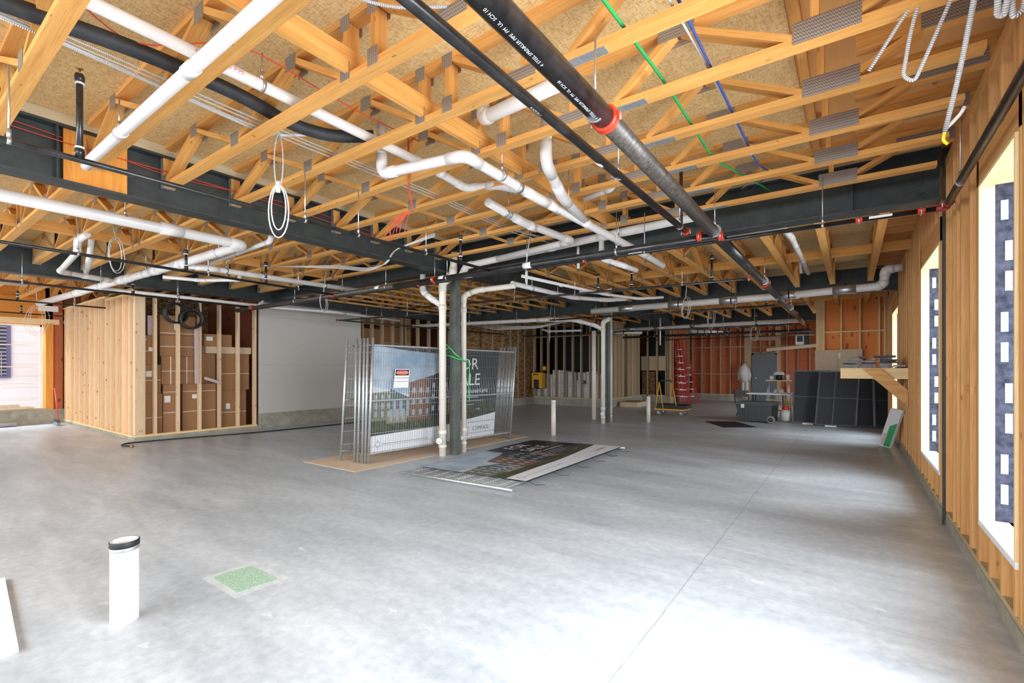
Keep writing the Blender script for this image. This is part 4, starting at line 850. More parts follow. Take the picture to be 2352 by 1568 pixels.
# ---------------------------------------------------------------- cardboard boxes in the storage room
BX=[('A',3.42,3.52,1.525,2.125),('B',3.525,3.64,1.525,2.135),('C',3.42,3.76,.925,1.52),('D',3.43,3.785,.0,.92),('F',3.745,4.40,2.155,2.57),('G',3.745,4.40,1.705,2.15),('H',3.77,4.41,1.105,1.70),('I',3.80,4.05,.0,1.10),('J',4.16,4.82,.0,1.10),('K',4.58,5.16,1.945,2.22),('L',4.61,5.60,1.785,1.94),('M',4.58,4.87,1.105,1.78),('N',4.89,5.55,.935,1.78),('O',4.89,5.48,.0,.93),('P',4.06,4.15,.0,1.10)]
BLb={'A':'narrow brown box at the upper left end of the storage stack','B':'narrow brown box right of the leftmost upper one','C':'brown box with two white labels, second from the floor at the left end','D':'tall brown box on the floor at the left end of the storage','F':'topmost wide brown box under the hanging hose coils','G':'wide plain brown box one below the topmost','H':'brown box with crossed white straps in the middle','I':'tall narrow brown box with a white label on the floor','J':'large brown box with a small grey label on the floor','K':'flat brown box with a printed white label on the upper shelf','L':'long pale box lying across the right-hand boxes','M':'dark brown box in shadow behind the pink strip','N':'big brown box at the right, upper of two','O':'big brown box at the right, standing on the floor','P':'slim brown box edge between two floor boxes'}
for n,y0,y1,z0,z1 in BX:
    x1=-11.80 if n not in 'MP' else -11.95; o=thing('cardboard_box',BLb[n],'box',(x1-.3,(y0+y1)/2,z0),0,'brown cardboard boxes in the storage room')
    MB().box((x1-.5,y0,z0),(x1,y1,z1)).build('carton','card' if n!='L' else 'card_light',o)
    if n in 'ABCDGIJNOF':
        z=z0+(z1-z0)*(.45 if n!='F' else .08); MB().box((x1,y0,z),(x1+.002,y1,z+.012)).build('packing_strap','paper',o)
        if n in 'AIJ': MB().box((x1,y0,z0+(z1-z0)*.85),(x1+.002,y1,z0+(z1-z0)*.85+.01)).build('packing_strap','paper',o)
    if n=='H':
        MB().box((x1,y0,1.38),(x1+.002,y1,1.39)).build('packing_strap','paper',o)
        for y in (3.93,4.23): MB().box((x1+.002,y,z0),(x1+.004,y+.015,z1)).build('packing_strap','paper',o)
    lab={'B':(3.545,1.80,.07,.08),'C':(3.50,1.27,.10,.12),'F':(4.0,2.27,.1,.13),'I':(3.82,.72,.11,.14),'J':(4.34,.78,.10,.09),'K':(4.62,2.07,.13,.09),'N':(5.26,1.42,.08,.13),'O':(5.03,.50,.09,.13)}.get(n)
    if lab: MB().box((x1+.004,lab[0],lab[1]),(x1+.006,lab[0]+lab[2],lab[1]+lab[3])).build('shipping_label','paper',o)
for i,(y,w,h) in enumerate(((3.45,.05,.36),(3.54,.09,.40))):
    o=MB().box((-11.9,y,2.14),(-11.82,y+w,2.14+h)).build('upright_strip','pinkwood'); tag(o,['shorter pale strip standing on the upper left box','taller pale strip standing on the upper left box'][i],'strip')
for i,z in enumerate((.3,)):
    pass
for y0,y1,z0,z1,k in ((8.75,9.55,.35,1.6,'lower left brown box behind the studs past the grey board wall'),(8.75,9.5,1.62,2.65,'middle left brown box behind the studs past the grey board wall'),(9.6,10.75,.35,1.7,'lower right brown box behind the studs past the grey board wall'),(9.6,10.75,1.72,2.75,'middle right brown box behind the studs past the grey board wall'),(8.75,10.75,2.77,3.3,'top brown box behind the studs past the grey board wall')):
    o=thing('cardboard_box',k,'box',(-12.1,y0,z0),0,'brown boxes past the grey board wall'); MB().box((-12.4,y0,z0 if z0>.4 else 0),(-11.86,y1,z1)).build('carton','card',o); MB().box((-11.86,y0,(z0+z1)/2),(-11.858,y1,(z0+z1)/2+.012)).build('packing_strap','paper',o)
for nm,pts,k in (('pvc_strip',[(-11.58,4.335,2.31),(-11.58,4.345,1.11)],'long pale pink strip hanging on the storage studs'),('pvc_strip',[(-11.58,4.50,1.23),(-11.58,4.84,1.11)],'short pale pink strip lying aslant on the storage studs')):
    o=MB().board(pts[0],pts[1],.06,.03,(1,0,0)).build(nm,'pinkwood'); tag(o,k,'strip','pale pink strips on the storage wall')
def coil(name,label,c,rad,r,ax,turns,m,group=None,tail=(),jit=.04,cat='cable coil',flat=1.0,seg=6):
    c=Vector(c); ax=Vector(ax).normalized(); s=ax.cross(Vector((0,0,1))).normalized(); rnd=random.Random(hash(label)%1000 if False else len(label)*7+int(abs(c.x)*100)); pts=[]
    N=22; ph=[rnd.uniform(-1,1) for _ in range(turns+2)]
    for i in range(int(turns*N)+1):
        a=2*PI*i/N; t=i/N; k=int(t); f=t-k; q=ph[k]*(1-f)+ph[min(k+1,turns)]*f
        rr=rad*(1+jit*q); pts.append(c+s*(math.sin(a)*rr*flat)+Vector((0,0,1))*(math.cos(a)*rr)+ax*(r*2.1*(t-turns/2)*.9))
    pts=[Vector(p) for p in tail]+pts if tail else pts
    o=MB().ring_sweep(pts,r,seg).build(name,m); return tag(o,label,cat,group)
coil('hose_coil','left black hose coil hung on the storage studs',(-11.50,3.93,2.60),.20,.020,(1,.1,0),4,'rubber','black hose coils on the storage wall',tail=((-11.5,3.85,2.98),(-11.5,3.90,2.85)),cat='hose')
coil('hose_coil','right black hose coil hung on the storage studs',(-11.41,4.18,2.49),.20,.022,(1,-.1,0),5,'rubber','black hose coils on the storage wall',tail=((-11.4,4.10,2.92),(-11.42,4.3,2.84),(-11.44,4.36,2.62)),cat='hose')
# ---------------------------------------------------------------- white boxes behind the stockroom studs
WB=[(-10.45,-10.19,.32,.60),(-10.07,-9.80,.79,1.22),(-10.07,-9.80,.32,.78),(-9.67,-9.31,.85,1.37),(-9.67,-9.31,.32,.84),(-9.29,-9.03,.93,1.35),(-9.29,-9.03,.57,.92),(-9.29,-9.03,.32,.56),(-8.97,-8.64,.86,1.29),(-8.97,-8.64,.32,.85),(-8.54,-8.22,.98,1.28),(-8.60,-8.36,.32,.97),(-8.34,-7.91,.32,.84),(-8.19,-7.85,.85,1.31),(-7.88,-7.5,.32,.86),(-7.84,-7.5,.87,1.2),(-10.17,-10.09,.32,1.1),(-9.78,-9.69,.32,1.18)]
for i,(x0,x1,z0,z1) in enumerate(WB):
    row='on the floor row' if z0<.4 else 'in the upper row'
    o=thing('white_carton','white carton behind the stockroom studs, %s, %s counted from the left'%(row,ORD[sum(1 for q in WB if (q[2]<.4)==(z0<.4) and (q[0]<x0 or (q[0]==x0 and q[2]<z0)))]),'box',((x0+x1)/2,16.5,z0),0,'white cartons in the stockroom')
    MB().box((x0,16.22,z0 if z0>.4 else 0),(x1,16.6,z1)).build('carton','boxwhite',o); MB().box((x0+.04,16.216,z1-.12),(x0+.11,16.219,z1-.06)).build('printed_mark','grey_print',o)
ym=thing('heater','yellow box-shaped machine hung on the stockroom studs','heater',(-10.1,15.85,.9)); MB().box((-10.36,15.75,.66),(-9.88,15.99,1.27)).build('housing','dewalt',ym)
MB().box((-10.26,15.745,.66),(-10.02,15.75,1.0)).build('grille','ink',ym); MB().box((-10.30,15.745,1.18),(-10.05,15.75,1.22)).build('badge','ink',ym); MB().ring_sweep([(-10.3,15.85,1.27),(-10.25,15.85,1.33),(-10.0,15.85,1.33),(-9.95,15.85,1.27)],.015,8).build('handle','ink',ym)
tag(MB().box((-9.98,15.96,1.36),(-9.83,15.99,1.52)).build('outlet_box','dewalt'),'small yellow box on the stud above the yellow machine','box')
tag(MB().ring_sweep(fillet([(-10.45,15.9,.95),(-10.42,15.7,.5),(-10.6,15.2,.05),(-11.2,14.5,.02)],.3),.015,6).build('power_cord','rubber'),'black cord dropping from the dark board wall to the floor','cord')
o=thing('wooden_step','low wooden step box at the foot of the board wall','step',(-6.9,17.6,0)); MB().box((-7.12,16.85,0),(-6.45,17.9,.17)).build('side_board','tan',o); MB().box((-7.15,16.82,.17),(-6.42,17.93,.19)).build('tread','stud_dull',o)
# ---------------------------------------------------------------- orange cart
ct=thing('panel_cart','orange tubular panel cart with black load on four wheels','cart',(-4.55,14.75,0))
for a,b in (((-4.93,14.45,.22),(-4.83,14.5,1.02)),((-4.70,14.45,.22),(-4.83,14.5,1.02)),((-4.66,15.05,.2),(-4.60,14.95,1.02)),((-4.30,14.5,.2),(-4.56,14.9,1.02))): MB().cyl(a,b,.016,10).build('frame_tube','cart_orange',ct)
MB().ring_sweep([(-4.83,14.5,1.0),(-4.80,14.55,1.06),(-4.62,14.9,1.06),(-4.58,14.93,1.0)],.02,8).build('handle','ink',ct)
MB().box((-4.95,14.40,.17),(-4.05,15.05,.21)).build('deck','cart_orange',ct)
MB().prism([(-4.95,14.45,.22),(-4.0,14.5,.22),(-3.98,15.0,.24),(-4.9,15.0,.24)],(0,0,.10)).build('black_load','rubber',ct)
for x,y in ((-4.85,14.5),(-4.18,14.5),(-4.85,14.98),(-4.18,14.98)):
    w=MB().lathe((x,y,.085),[(.03,-.022),(.075,-.022),(.085,-.012),(.085,.012),(.075,.022),(.03,.022)],20,'y').build('wheel','wheel',ct); MB().lathe((x,y,.085),[(.02,-.03),(.02,.03)],10,'y').build('hub','zinc',w)
# ---------------------------------------------------------------- red ladders
def ladder(label,bx,by,tx,ty,tz,w,m='ladder_red',n=9,px=0):
    o=thing('step_ladder',label,'ladder',(bx,by,0),0,'red stepladders leaning by the niche'); d=Vector((tx-bx,ty-by,tz)); 
    for s in (-1,1):
        MB().board((bx+s*w/2,by,0),(tx+s*w*.32,ty,tz),.03,.09,(0,1,0)).build('side_rail',m,o)
        MB().board((bx+s*w/2+.02,by+.28,0),(tx+s*w*.32,ty+.04,tz),.025,.05,(0,1,0)).build('rear_rail',m,o)
    for i in range(1,n):
        t=i/n; ww=w*(1-t)+w*.64*t; c=Vector((bx,by,0))+d*t; MB().board(c-Vector((ww/2,0,0)),c+Vector((ww/2,0,0)),.075,.022).build('rung','zinc' if m!='dark' else 'dark',o)
    MB().board((tx-w*.36,ty,tz),(tx+w*.36,ty,tz),.14,.05).build('top_cap',m,o); return o
ladder('tall red stepladder, left of the leaning group',-5.80,20.0,-6.02,20.25,2.60,.34)
ladder('tall red stepladder, middle of the leaning group',-5.58,19.85,-5.88,20.15,2.50,.36)
ladder('shorter red and black stepladder, right of the leaning group',-5.35,20.1,-5.62,20.4,1.75,.36,n=6)
# ---------------------------------------------------------------- work corner
tb=thing('tool_chest','black wheeled tool chest lying in front of the folding table','tool chest',(-2.1,14.2,0))
mb=MB(); mb.prism([(-2.52,14.05,.04),(-1.72,14.0,.04),(-1.70,14.0,.46),(-2.56,14.05,.46)],(.1,.42,0)); mb.build('body','dark',tb)
MB().prism([(-2.58,14.03,.46),(-1.68,13.98,.46),(-1.68,13.98,.55),(-2.55,14.03,.55)],(.11,.46,0)).build('lid','dark_grey',tb)
for x in (-2.42,-2.30,-2.0,-1.84): MB().board((x,14.03,.06),(x-.02,14.02,.45),.025,.02,(0,1,0)).build('rib','dark_grey',tb)
MB().box((-2.44,14.00,.38),(-2.36,14.02,.48)).build('label_plate','paper',tb)
w=MB().lathe((-1.72,13.95,.10),[(.02,-.03),(.08,-.03),(.10,-.02),(.10,.02),(.08,.03),(.02,.03)],20,'y').build('wheel','wheel',tb); MB().lathe((-1.72,13.95,.10),[(.055,-.034),(.03,-.036),(.03,.0)],12,'y').build('hub','dark',w)
ch=thing('folding_chair','black metal folding chair beside the tool chest','chair',(-2.7,15.0,0))
for s in (0,.40):
    MB().ring_sweep([(-2.82+s*.9,15.15,.80),(-2.78+s*.9,15.05,.50),(-2.62+s*.85,14.85,.02)],.012,8).build('front_leg','dark',ch); MB().cyl((-2.62+s*.9,14.95,.45),(-2.80+s*.9,15.35,.02),.012,8).build('rear_leg','dark',ch)
MB().box((-2.80,15.10,.62),(-2.45,15.14,.80)).build('backrest','dark',ch); MB().box((-2.76,14.75,.45),(-2.40,15.12,.47)).build('seat','dark',ch)
ft=thing('folding_table','folding table covered with drawings behind the tool chest','table',(-1.9,15.2,0))
MB().box((-2.46,14.95,.70),(-1.38,15.55,.735)).build('tabletop','paper',ft)
for x in (-2.3,-1.55):
    for y in (15.0,15.5): MB().cyl((x,y,0),(x,y,.70),.014,8).build('leg','dark',ft)
for i,(x,y,a) in enumerate(((-2.1,15.15,.2),(-1.8,15.2,-.1),(-1.55,15.3,.3))):
    o=MB(); o.prism([(x-.3,y-.15,.737+.006*i),(x+.28,y-.18+a*.1,.737+.006*i),(x+.3,y+.15,.737+.006*i),(x-.28,y+.18,.737+.006*i)],(0,0,.005)); o=o.build('paper_sheet','paper'); tag(o,['left sheet of drawings on the folding table','middle sheet of drawings on the folding table','right sheet of drawings on the folding table'][i],'paper','drawings on the folding table')
rk=thing('rack','small metal rack with a pale shelf standing on the far side of the table','rack',(-1.75,15.8,0))
for x in (-2.02,-1.5):
    for y in (15.65,15.95): MB().cyl((x,y,0),(x,y,1.08),.012,8).build('rack_post','zinc',rk)
for z in (1.07,.5,.2): MB().box((-2.06,15.6,z),(-1.44,16.0,z+.03)).build('shelf','pine',rk)
for i,(x,z,w,h,m,k) in enumerate(((-1.98,1.10,.13,.12,'paper','clutter of white tubs at the left of the rack shelf'),(-1.82,1.10,.2,.15,'dark','black bin on the rack shelf'),(-1.56,1.10,.1,.16,'paper','white jar on the rack shelf'),(-1.85,.53,.28,.18,'poly','crumpled plastic bundle on the lower rack shelf'))):
    o=MB().lathe((x+w/2,15.78,z),[(w*.42,0),(w*.5,h*.5),(w*.46,h)],14).build('container',m); tag(o,k,'container')
hh=MB().lathe((-1.74,15.78,1.25),[(.15,0),(.14,.05),(.10,.09),(.03,.11)],18).build('hard_hat','paper'); tag(hh,'white hard hat on top of the black bin','hard hat')
for i,(x,y,z) in enumerate(((-1.62,15.3,.745),(-1.75,15.25,.745))): tag(MB().lathe((x,y,z),[(.05,0),(.055,.06),(.03,.11)],12).build('jar',['paper','poly'][i]),['white tub on the right end of the table','clear plastic tub near the right end of the table'][i],'jar')
pt=thing('propane_tank','white propane tank with an orange collar beside the black screens','tank',(-1.45,14.65,0)); MB().lathe((-1.45,14.65,.02),[(.10,0),(.14,.05),(.145,.22),(.10,.30),(.03,.33)],20).build('tank_body','poly',pt); MB().lathe((-1.45,14.65,.33),[(.09,0),(.09,.09),(.08,.09)],16).build('collar','red',pt)
yf=thing('folded_stand','yellow tubular stand behind the propane tank','stand',(-1.4,15.1,0)); MB().ring_sweep([(-1.55,15.1,.0),(-1.50,15.1,.62),(-1.38,15.1,.62),(-1.36,15.1,.0)],.018,8).build('stand_frame','cart_orange',yf); MB().cyl((-1.5,15.1,.45),(-1.28,15.1,.45),.016,8).build('crossbar','cart_orange',yf)
mt=MB(); mt.prism([(-3.23,13.46,.001),(-2.54,12.36,.001),(-1.88,12.86,.001),(-2.56,13.91,.001)],(0,0,.008)); tag(mt.build('rubber_mat','rubber'),'black rubber mat lying on the slab','mat')
cv=thing('coverall','white disposable coverall hung beside the grey door','coverall',(-3.72,22.42,.2))
cx_,cy_=-3.74,22.42
cv_=MB().ring_sweep([(cx_,cy_,1.66),(cx_-.02,cy_,1.58),(cx_-.05,cy_,1.45),(cx_-.06,cy_,1.2),(cx_-.02,cy_,1.0),(cx_,cy_,.85)],[.04,.10,.20,.22,.17,.15],14)
cv_.ring_sweep([(cx_-.07,cy_,.92),(cx_-.08,cy_+.02,.6),(cx_-.06,cy_,.16)],[.09,.075,.06],10).ring_sweep([(cx_+.06,cy_,.92),(cx_+.07,cy_-.02,.55),(cx_+.05,cy_,.14)],[.09,.08,.06],10)
cv_.ring_sweep([(cx_-.17,cy_,1.45),(cx_-.25,cy_,1.2),(cx_-.24,cy_,.95)],[.07,.06,.05],10).ring_sweep([(cx_+.10,cy_,1.45),(cx_+.19,cy_,1.15),(cx_+.16,cy_,.92)],[.07,.06,.05],10); cv_.build('garment','poly',cv)
MB().cyl((cx_,cy_,1.64),(cx_,22.6,1.72),.008,6).build('hook','zinc',cv)
ra=thing('site_radio','boxy white and black device mounted high before the red wall','radio',(-1.6,YF-.5,2.4)); MB().box((-1.85,YF-.45,2.38),(-1.55,YF-.25,2.80)).build('housing','white',ra); MB().box((-1.53,YF-.5,2.36),(-1.40,YF-.2,2.86)).build('back_shell','dark',ra); MB().box((-1.80,YF-.46,2.50),(-1.60,YF-.45,2.74)).build('grille','dark_grey',ra); MB().cyl((-1.6,YF-.3,2.8),(-1.6,YF-.3,3.3),.01,6).build('bracket','dark',ra)
o=thing('plastic_sheet','long grey plastic sheet strung before the red wall','sheet',(-1.8,22,2.1)); MB().board((-2.9,22.2,2.20),(-.7,21.8,2.36),.01,.13).build('sheet_strip','tan',o)
# black framed screens
def scr(label,xb0,xb1,yb,xt0,xt1,yt,h,mull=(),rails=(.5,)):
    o=thing('framed_screen',label,'screen',(xb0,yb,0),0,'black framed screens leaning at the right wall'); P=bil((xb0,yb,.03),(xb1,yb+.12,.03),(xt0,yt,h),(xt1,yt+.12,h))
    mb=MB(); mb.prism([P(0,0),P(1,0),P(1,1),P(0,1)],(0,.02,0)); mb.build('screen_cloth','screen',o)
    for a,b in (((0,0),(1,0)),((0,1),(1,1)),((0,0),(0,1)),((1,0),(1,1))): MB().board(P(*a,0),P(*b,0),.035,.035,(0,1,0)).build('frame_bar','screen_frame',o)
    for v in rails: MB().board(P(0,v,0),P(1,v,0),.02,.024,(0,1,0)).build('mid_rail','screen_frame',o)
    for u in mull: MB().board(P(u,0,0),P(u,1,0),.025,.025,(0,1,0)).build('mullion','screen_frame',o)
    return o
scr('leftmost black framed screen, beside the propane tank',-1.27,-.5,14.45,-1.25,-.46,14.75,1.37)
scr('large black framed screen in front, tilted, second from the left',-.75,.07,14.15,-.67,.15,14.50,1.36,mull=(.42,))
scr('third black framed screen, below the timber shelf',.09,.44,14.36,.12,.42,14.62,1.33)
scr('narrow black framed screen near the right wall',.45,.74,14.42,.43,.73,14.70,1.30)
tag(MB().box((.02,15.26,1.39 if False else .03),(.03,15.27,.04)).build('floor_chip','paper'),'tiny white chip on the floor behind the screens','chip') if False else None
for i,(x,y) in enumerate(((-1.05,14.36),(-.55,14.08))): tag(MB().box((x,y,0),(x+.24,y+.3,.028)).build('timber_spacer','paper'),['pale spacer under the leftmost black screen','pale spacer under the large tilted black screen'][i],'spacer')
cs=thing('cardboard_sheet','big folded cardboard sheet standing behind the black screens','cardboard',(-.28,15.25,0)); MB().prism([(-.80,15.30,.03),(-.31,15.30,.03),(-.31,15.30,1.93),(-.82,15.30,1.93)],(0,.01,0)).build('left_leaf','card_light',cs); MB().prism([(-.305,15.30,.03),(.22,15.30,.03),(.22,15.32,1.95),(-.305,15.30,1.94)],(0,.01,0)).build('right_leaf','card_light',cs); MB().box((-.30,15.295,1.72),(-.25,15.299,1.85)).build('label_sticker','paper',cs)
# timber bracket shelf on the right wall with slabs
sh=thing('bracket_shelf','rough timber bracket shelf on the right wall loaded with slabs','shelf',(.3,9.6,1.28))
MB().board((-.155,9.50,1.365),(.70,9.50,1.365),.038,.17).build('front_plank','pine',sh); MB().board((-.155,10.2,1.365),(.70,10.2,1.365),.038,.17).build('rear_plank','pine',sh); MB().box((-.13,9.52,1.43),(.69,10.18,1.449)).build('shelf_board','slate_dark',sh)
for y in (9.47,10.23): MB().prism([(.13,y,1.44),(.37,y,1.44),(.70,y,1.11),(.70,y,.86)],(0,-.036 if y<10 else .036,0)).build('diagonal_brace','stud_warm',sh)
SL=[(-.12,.09,1.450,1.478,0),(-.11,.10,1.480,1.508,0),(-.10,.08,1.510,1.535,1),(-.09,.10,1.537,1.565,0),(-.06,.14,1.568,1.60,0),(.10,.30,1.450,1.48,0),(.09,.31,1.482,1.512,0),(.12,.32,1.515,1.54,1),(.10,.32,1.543,1.57,0),(.10,.21,1.603,1.64,1),(.22,.30,1.573,1.61,0),(.32,.52,1.450,1.485,0),(.33,.50,1.487,1.525,0),(.34,.60,1.53,1.555,1),(.36,.58,1.558,1.59,1),(.34,.48,1.593,1.62,0),(.29,.57,1.622,1.65,1),(.53,.68,1.450,1.47,1),(.55,.69,1.472,1.50,0)]
for i,(a,b,z0,z1,d) in enumerate(SL):
    rr=random.Random(i); y0=9.46+rr.uniform(0,.10); y1=y0+rr.uniform(.35,.55); t=rr.uniform(-.045,.045)
    mb=MB(); mb.prism([(a,y0,z0),(b-.01,y0+t,z0),(b,y1,z0),(a+.012,y1-.03,z0)],(t,0,z1-z0-.002)); o=mb.build('stone_slab','slate_dark' if d else 'slate')
    pile='left' if b<=.15 else ('middle' if b<=.33 else 'right'); idx=sum(1 for j in range(i) if (('left' if SL[j][1]<=.15 else ('middle' if SL[j][1]<=.33 else 'right'))==pile))
    tag(o,'%s grey slab in the %s pile on the bracket shelf, %s from its bottom'%(['rough','smooth dark'][d],pile,ORD[idx]),'slab','grey slabs on the bracket shelf')
# leaning product box
hx=thing('door_kit_box','long white and green printed box leaning on the right wall','box',(.48,10.9,0)); P=bil((.41,11.03,.0),(.545,10.74,.0),(.68,11.35,.86),(.70,10.86,.86) )
P=bil((.395,11.05,.03),(.54,10.74,.03),(.54,10.47,.75),(.685,10.16,.75))
nv=P(.5,.5,1)-P(.5,.5,0); sg_=-1 if nv.y>0 else 1
MB().prism([P(0,0),P(1,0),P(1,1),P(0,1)],-nv*.035*sg_).build('carton','white',hx); mb=MB(); mb.v=[P(.42,.02,.002*sg_),P(.97,.02,.002*sg_),P(.97,.66,.002*sg_),P(.42,.56,.002*sg_)]; mb.face((0,1,2,3),[(0,0)]*4); mb.build('green_print','green',hx)
letters('HDX',.11,lambda u,v:P(.36-v/.34,.05+u/.76,.003*sg_),'printed_lettering','redwire',hx)
# ---------------------------------------------------------------- loose cables
def cable(name,label,pts,r,m,cat='cable',group=None,bend=.2,seg=7):
    o=MB().ring_sweep(fillet(pts,bend,5),r,seg).build(name,m); return tag(o,label,cat,group)
ZC=3.235
cable('cable','bright green cable laid over the truss chords',[(-1.0,-2,ZC),(-.99,1.8,ZC),(-.97,3.0,ZC+.04),(-.96,4.3,ZC),(-.80,5.1,ZC+.05),(-.7,5.7,ZC+.1)],.010,'green',group='cables over the near trusses')
cable('cable','dark blue cable running across the truss chords',[(-.70,-2,ZC+.02),(-.69,2.5,ZC+.02),(-.68,4.7,ZC+.02),(-.60,4.95,ZC+.02),(-.85,5.5,ZC+.1)],.008,'blue',group='cables over the near trusses')
cable('cable','white cable beside the blue one across the truss chords',[(-.73,-2,ZC+.03),(-.74,1.9,ZC+.01),(-.71,3.0,ZC+.04),(-.70,4.6,ZC+.04),(-.64,4.9,ZC+.03),(-.95,5.5,ZC+.12)],.007,'cable_white',group='cables over the near trusses')
for k,(x,dz,m) in enumerate(((-3.55,.03,'bx'),(-3.60,.00,'bx'),(-3.64,.05,'cable_white'))):
    cable('armoured_cable',['upper','middle','lower'][k]+' light cable running over the left truss chords towards the column',[(x,-1,3.30+dz),(x-.01,1.3,3.26+dz),(x,2.0,3.24+dz),(x+.04,3.5,3.23+dz),(x-.03,5.1,3.235+dz),(x+.3,5.7,3.15+dz)],.0052,m,group='light cables over the left trusses')
cable('conduit','thin white conduit running above the left truss chords',[(-3.62,-2,3.34),(-3.66,.6,3.31),(-3.70,1.9,3.27),(-3.5,2.1,3.3)],.013,'cable_white','conduit')
cable('armoured_cable','light armoured cable sagging under the deck near the top edge',[(-2.2,.9,3.5),(-2.18,1.15,3.36),(-1.95,1.55,3.27),(-1.6,1.75,3.25)],.008,'bx')
def loop(name,label,c,w,h,r,m,top,ax=(.58,-.81,0),n=2,group=None,cat='cable coil'):
    """hanging bundle: cable comes down from top, makes n elongated loops, tied"""
    c=Vector(c); s=Vector(ax).normalized(); top=(top[0],top[1],3.56); pts=[Vector(top)]
    d=s.cross(Vector((0,0,1)))
    for k in range(n):
        for i in range(17):
            a=2*PI*i/16; pts.append(c+s*math.sin(a)*w*(1-.22*k)*(1+.10*math.sin(2*a+k))+Vector((0,0,1))*math.cos(a)*h*(1-.12*k)+d*(.012*k+.01*math.sin(a)))
    pts.append(Vector(top)+s*.03)
    return tag(MB().ring_sweep(pts,r*.6,7).build(name,m),label,cat,group)
LG='hanging cable coils'
cl=thing('cable_coil','long white cable coil hanging in front of the long steel beam','cable coil',(-3.55,1.9,3.2),0,LG)
s_=Vector((.81,.58,0)); c0=Vector((-3.58,1.90,3.22))
for nm,cz,ww,hh_ in (('upper_loop',3.04,.036,.21),('lower_loop',2.655,.080,.205),('lower_loop',2.68,.058,.17)):
    pts=[c0+Vector((0,0,cz-3.22))+s_*math.sin(2*PI*i/20)*ww+Vector((0,0,1))*math.cos(2*PI*i/20)*hh_+Vector((.004*i/5,0,0)) for i in range(21)]; MB().ring_sweep(pts,.0052,7).build(nm,'bx' if nm=='upper_loop' else 'cable_white',cl)
MB().cyl(c0+Vector((0,0,-.42)),c0+Vector((0,0,-.34)),.016,10).build('tie_tape','paper',cl); MB().cyl(c0+Vector((0,0,.02)),c0+Vector((0,0,.10)),.008,6).build('cable_drop','cable_white',cl)
loop('cable_coil','white cable coil hanging over the cross main, right of the column',(-3.55,5.28,2.72),.09,.16,.009,'cable_white',(-3.6,5.5,3.2),n=2,group=LG)
loop('cable_coil','white cable coil hanging over the cross main, left of the fence',(-7.9,5.05,2.66),.16,.17,.009,'cable_white',(-8.0,5.2,3.1),n=2,group=LG)
loop('cable_coil','white cable coil hanging before the large drain in the second bay',(-2.75,9.9,2.68),.28,.22,.012,'cable_white',(-2.7,9.9,3.2),n=2,group=LG)
loop('cable_coil','white cable coil hanging behind the large drain',(-3.2,14.0,2.85),.28,.30,.014,'cable_white',(-3.1,14.0,3.3),n=2,group=LG)
loop('cable_coil','thin cable coil hanging before the red wall',(-2.5,16.6,2.55),.3,.25,.012,'cable_white',(-2.5,16.6,3.0),n=2,group=LG)
loop('cable_coil','thin cable ring hanging before the stockroom studs',(-6.9,11.4,2.45),.28,.28,.009,'cable_white',(-6.8,11.4,2.9),n=1,group=LG)
loop('cable_coil','large tangle of pale cable hanging before the left window',(-14.6,2.35,2.50),.20,.34,.007,'cable_white',(-14.5,2.3,3.1),ax=(.3,.9,0),n=3,group=LG)
loop('cable_coil','wide pale cable ring hanging before the left window head',(-14.4,2.95,2.5),.20,.12,.006,'cable_white',(-14.4,2.9,3.1),ax=(.3,.9,0),n=2,group=LG)
loop('cable_coil','pale cable loops dropping from the looping drain at far left',(-8.0,2.05,2.96),.12,.24,.009,'cable_white',(-8.0,2.0,3.3),n=2,group=LG)
for k in range(4):
    cable('cable','sagging white cable under the third bay trusses, %s of four'%ORD[k],[(-9.6-.2*k,11.3,2.9),(-8.6-.1*k,11.6,2.72-.03*k),(-7.6,11.9,2.70-.02*k),(-6.4+.1*k,12.1,2.88)],.011,'cable_white',group='sagging cables under the third bay')
for k in range(3):
    cable('cable','white cable curving under the long beam near the column, %s of three'%ORD[k],[(-7.6,4.0,3.1),(-6.7,4.5,3.05+.02*k),(-6.0,4.6,2.93+.02*k),(-5.5+.03*k,4.5,2.96),(-5.2,4.4,3.10),(-4.5,4.5,3.2+.02*k)],.007,'cable_white',group='cables under the long beam')
# red wires
cable('wire','thin red wire sagging along the long beam web',[(-5.37,-1,3.46),(-5.37,.8,3.40),(-5.36,1.8,3.30),(-5.36,3.0,3.38),(-5.36,4.6,3.3)],.004,'redwire','wire',group='red wires')
cable('wire','second thin red wire along the long beam web',[(-5.33,-1,3.42),(-5.33,1.0,3.33),(-5.33,2.4,3.33),(-5.33,3.6,3.28),(-5.3,5.2,3.2)],.004,'redwire','wire',group='red wires')
cable('wire','thin red wire crossing the deck between the left webs',[(-3.4,.6,3.50),(-3.5,.95,3.36),(-3.0,1.35,3.42),(-2.9,2.1,3.3),(-3.1,2.9,3.45)],.004,'redwire','wire',group='red wires')
rt=thing('wire_bundle','tangled red wires hanging at the upper left corner','wire',(-4.9,.62,3.3),0,'red wires')
rnd=random.Random(3)
for k in range(7):
    p=Vector((-4.35+rnd.uniform(-.1,.1),.42,3.52)); pts=[p]
    for j in range(6): p=p+Vector((rnd.uniform(-.07,.03),rnd.uniform(-.02,.05),-.07+rnd.uniform(-.03,.05))); pts.append(p)
    MB().ring_sweep(fillet(pts,.05,3),.0035,5).build('wire_strand','redwire',rt)
rb=thing('wire_bundle','red wire bundle with frayed loops hanging from the near trusses','wire',(-3.28,2.94,3.1),0,'red wires')
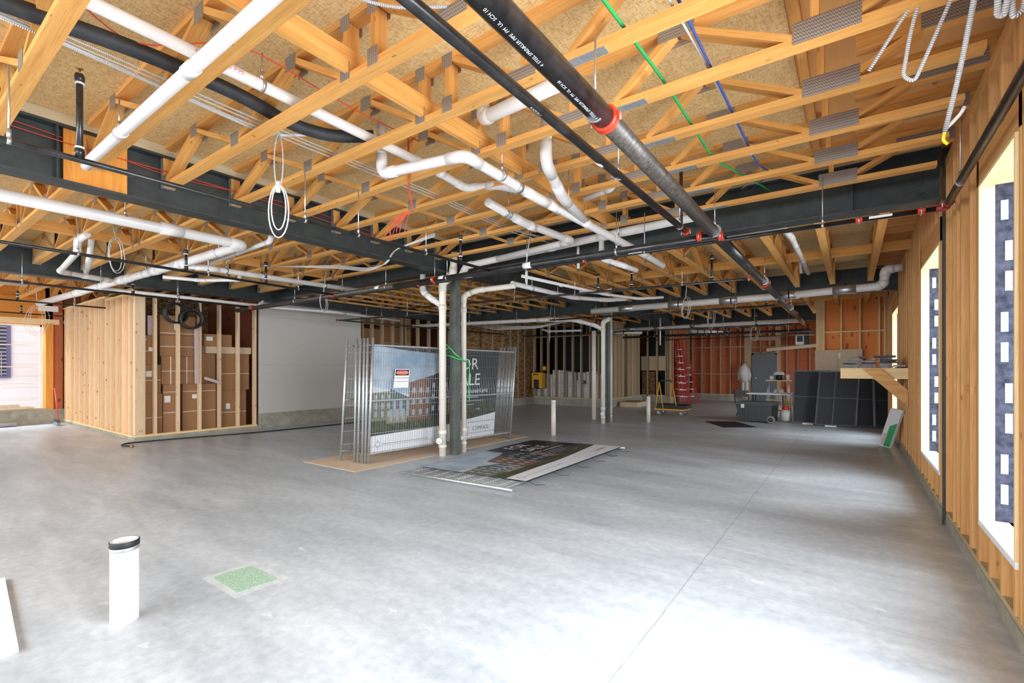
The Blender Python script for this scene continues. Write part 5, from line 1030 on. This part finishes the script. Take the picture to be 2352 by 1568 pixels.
for k in range(3): MB().ring_sweep([(-3.28+.012*k,2.94-.01*k,3.54),(-3.275+.02*k,2.93,3.30),(-3.285+.012*k,2.945,3.05),(-3.25,2.98,2.875)],.0028,5).build('wire_strand','redwire',rb)
rnd=random.Random(11)
for k in range(14):
    c=Vector((-3.25,2.98,2.875)); l=rnd.uniform(.05,.22); d=rnd.uniform(.03,.24); q=c+Vector((-.812*l,-.584*l,-d*.5)); e=q+Vector((rnd.uniform(-.05,.02),rnd.uniform(-.03,.03),-d*.5-.02))
    MB().ring_sweep(fillet([c,c+Vector((-.03,-.02,.012)),q,e],.04,4),.0026,5).build('wire_strand','redwire',rb)
# armoured cable tails at the upper right
def bxw(label,pts,r=.011): return cable('armoured_cable',label,pts,r,'bx',group='armoured cable tails by the right wall',bend=.25,seg=9)
bxw('thin armoured cable tail ending above the big nail plates',[(.30,2.95,3.30),(.23,2.98,3.20),(.07,3.05,2.98)],.0085)
bxw('armoured cable looping down and up near the right wall',[(.34,2.9,3.40),(.24,3.0,3.15),(.205,3.05,2.90),(.25,3.05,2.86),(.31,3.0,3.0),(.40,2.93,3.22),(.42,2.9,3.40)],.009)
bxw('long armoured cable tail with yellow tape at its tip',[(.43,2.55,3.30),(.43,2.75,3.08),(.41,3.05,2.83),(.385,3.25,2.66)],.011)
bxw('front pair of armoured cable loops beside the right wall',[(.44,2.55,3.32),(.485,2.72,3.05),(.495,2.8,2.93),(.515,2.8,2.92),(.52,2.72,3.0),(.50,2.55,3.30)],.0115)
bxw('rear armoured cable loop beside the right wall',[(.50,2.55,3.35),(.525,2.75,3.0),(.545,2.82,2.91),(.575,2.82,2.93),(.585,2.75,3.05),(.55,2.6,3.35)],.0115)
o=cable('tape_tail','yellow tape tail on the end of the longest armoured cable',[(.385,3.25,2.66),(.38,3.27,2.62),(.40,3.28,2.60)],.008,'yellow','tape')
o=cable('conduit_stub','short white connector crossing the taped cable tip',[(.39,3.24,2.67),(.44,3.23,2.72),(.455,3.22,2.75)],.009,'pvc','connector')

tag(MB().box((-16.95,2.75,2.92),(-16.90,3.12,3.06)).build('blank_sign','white'),'small blank white sign above the left window corner','sign')
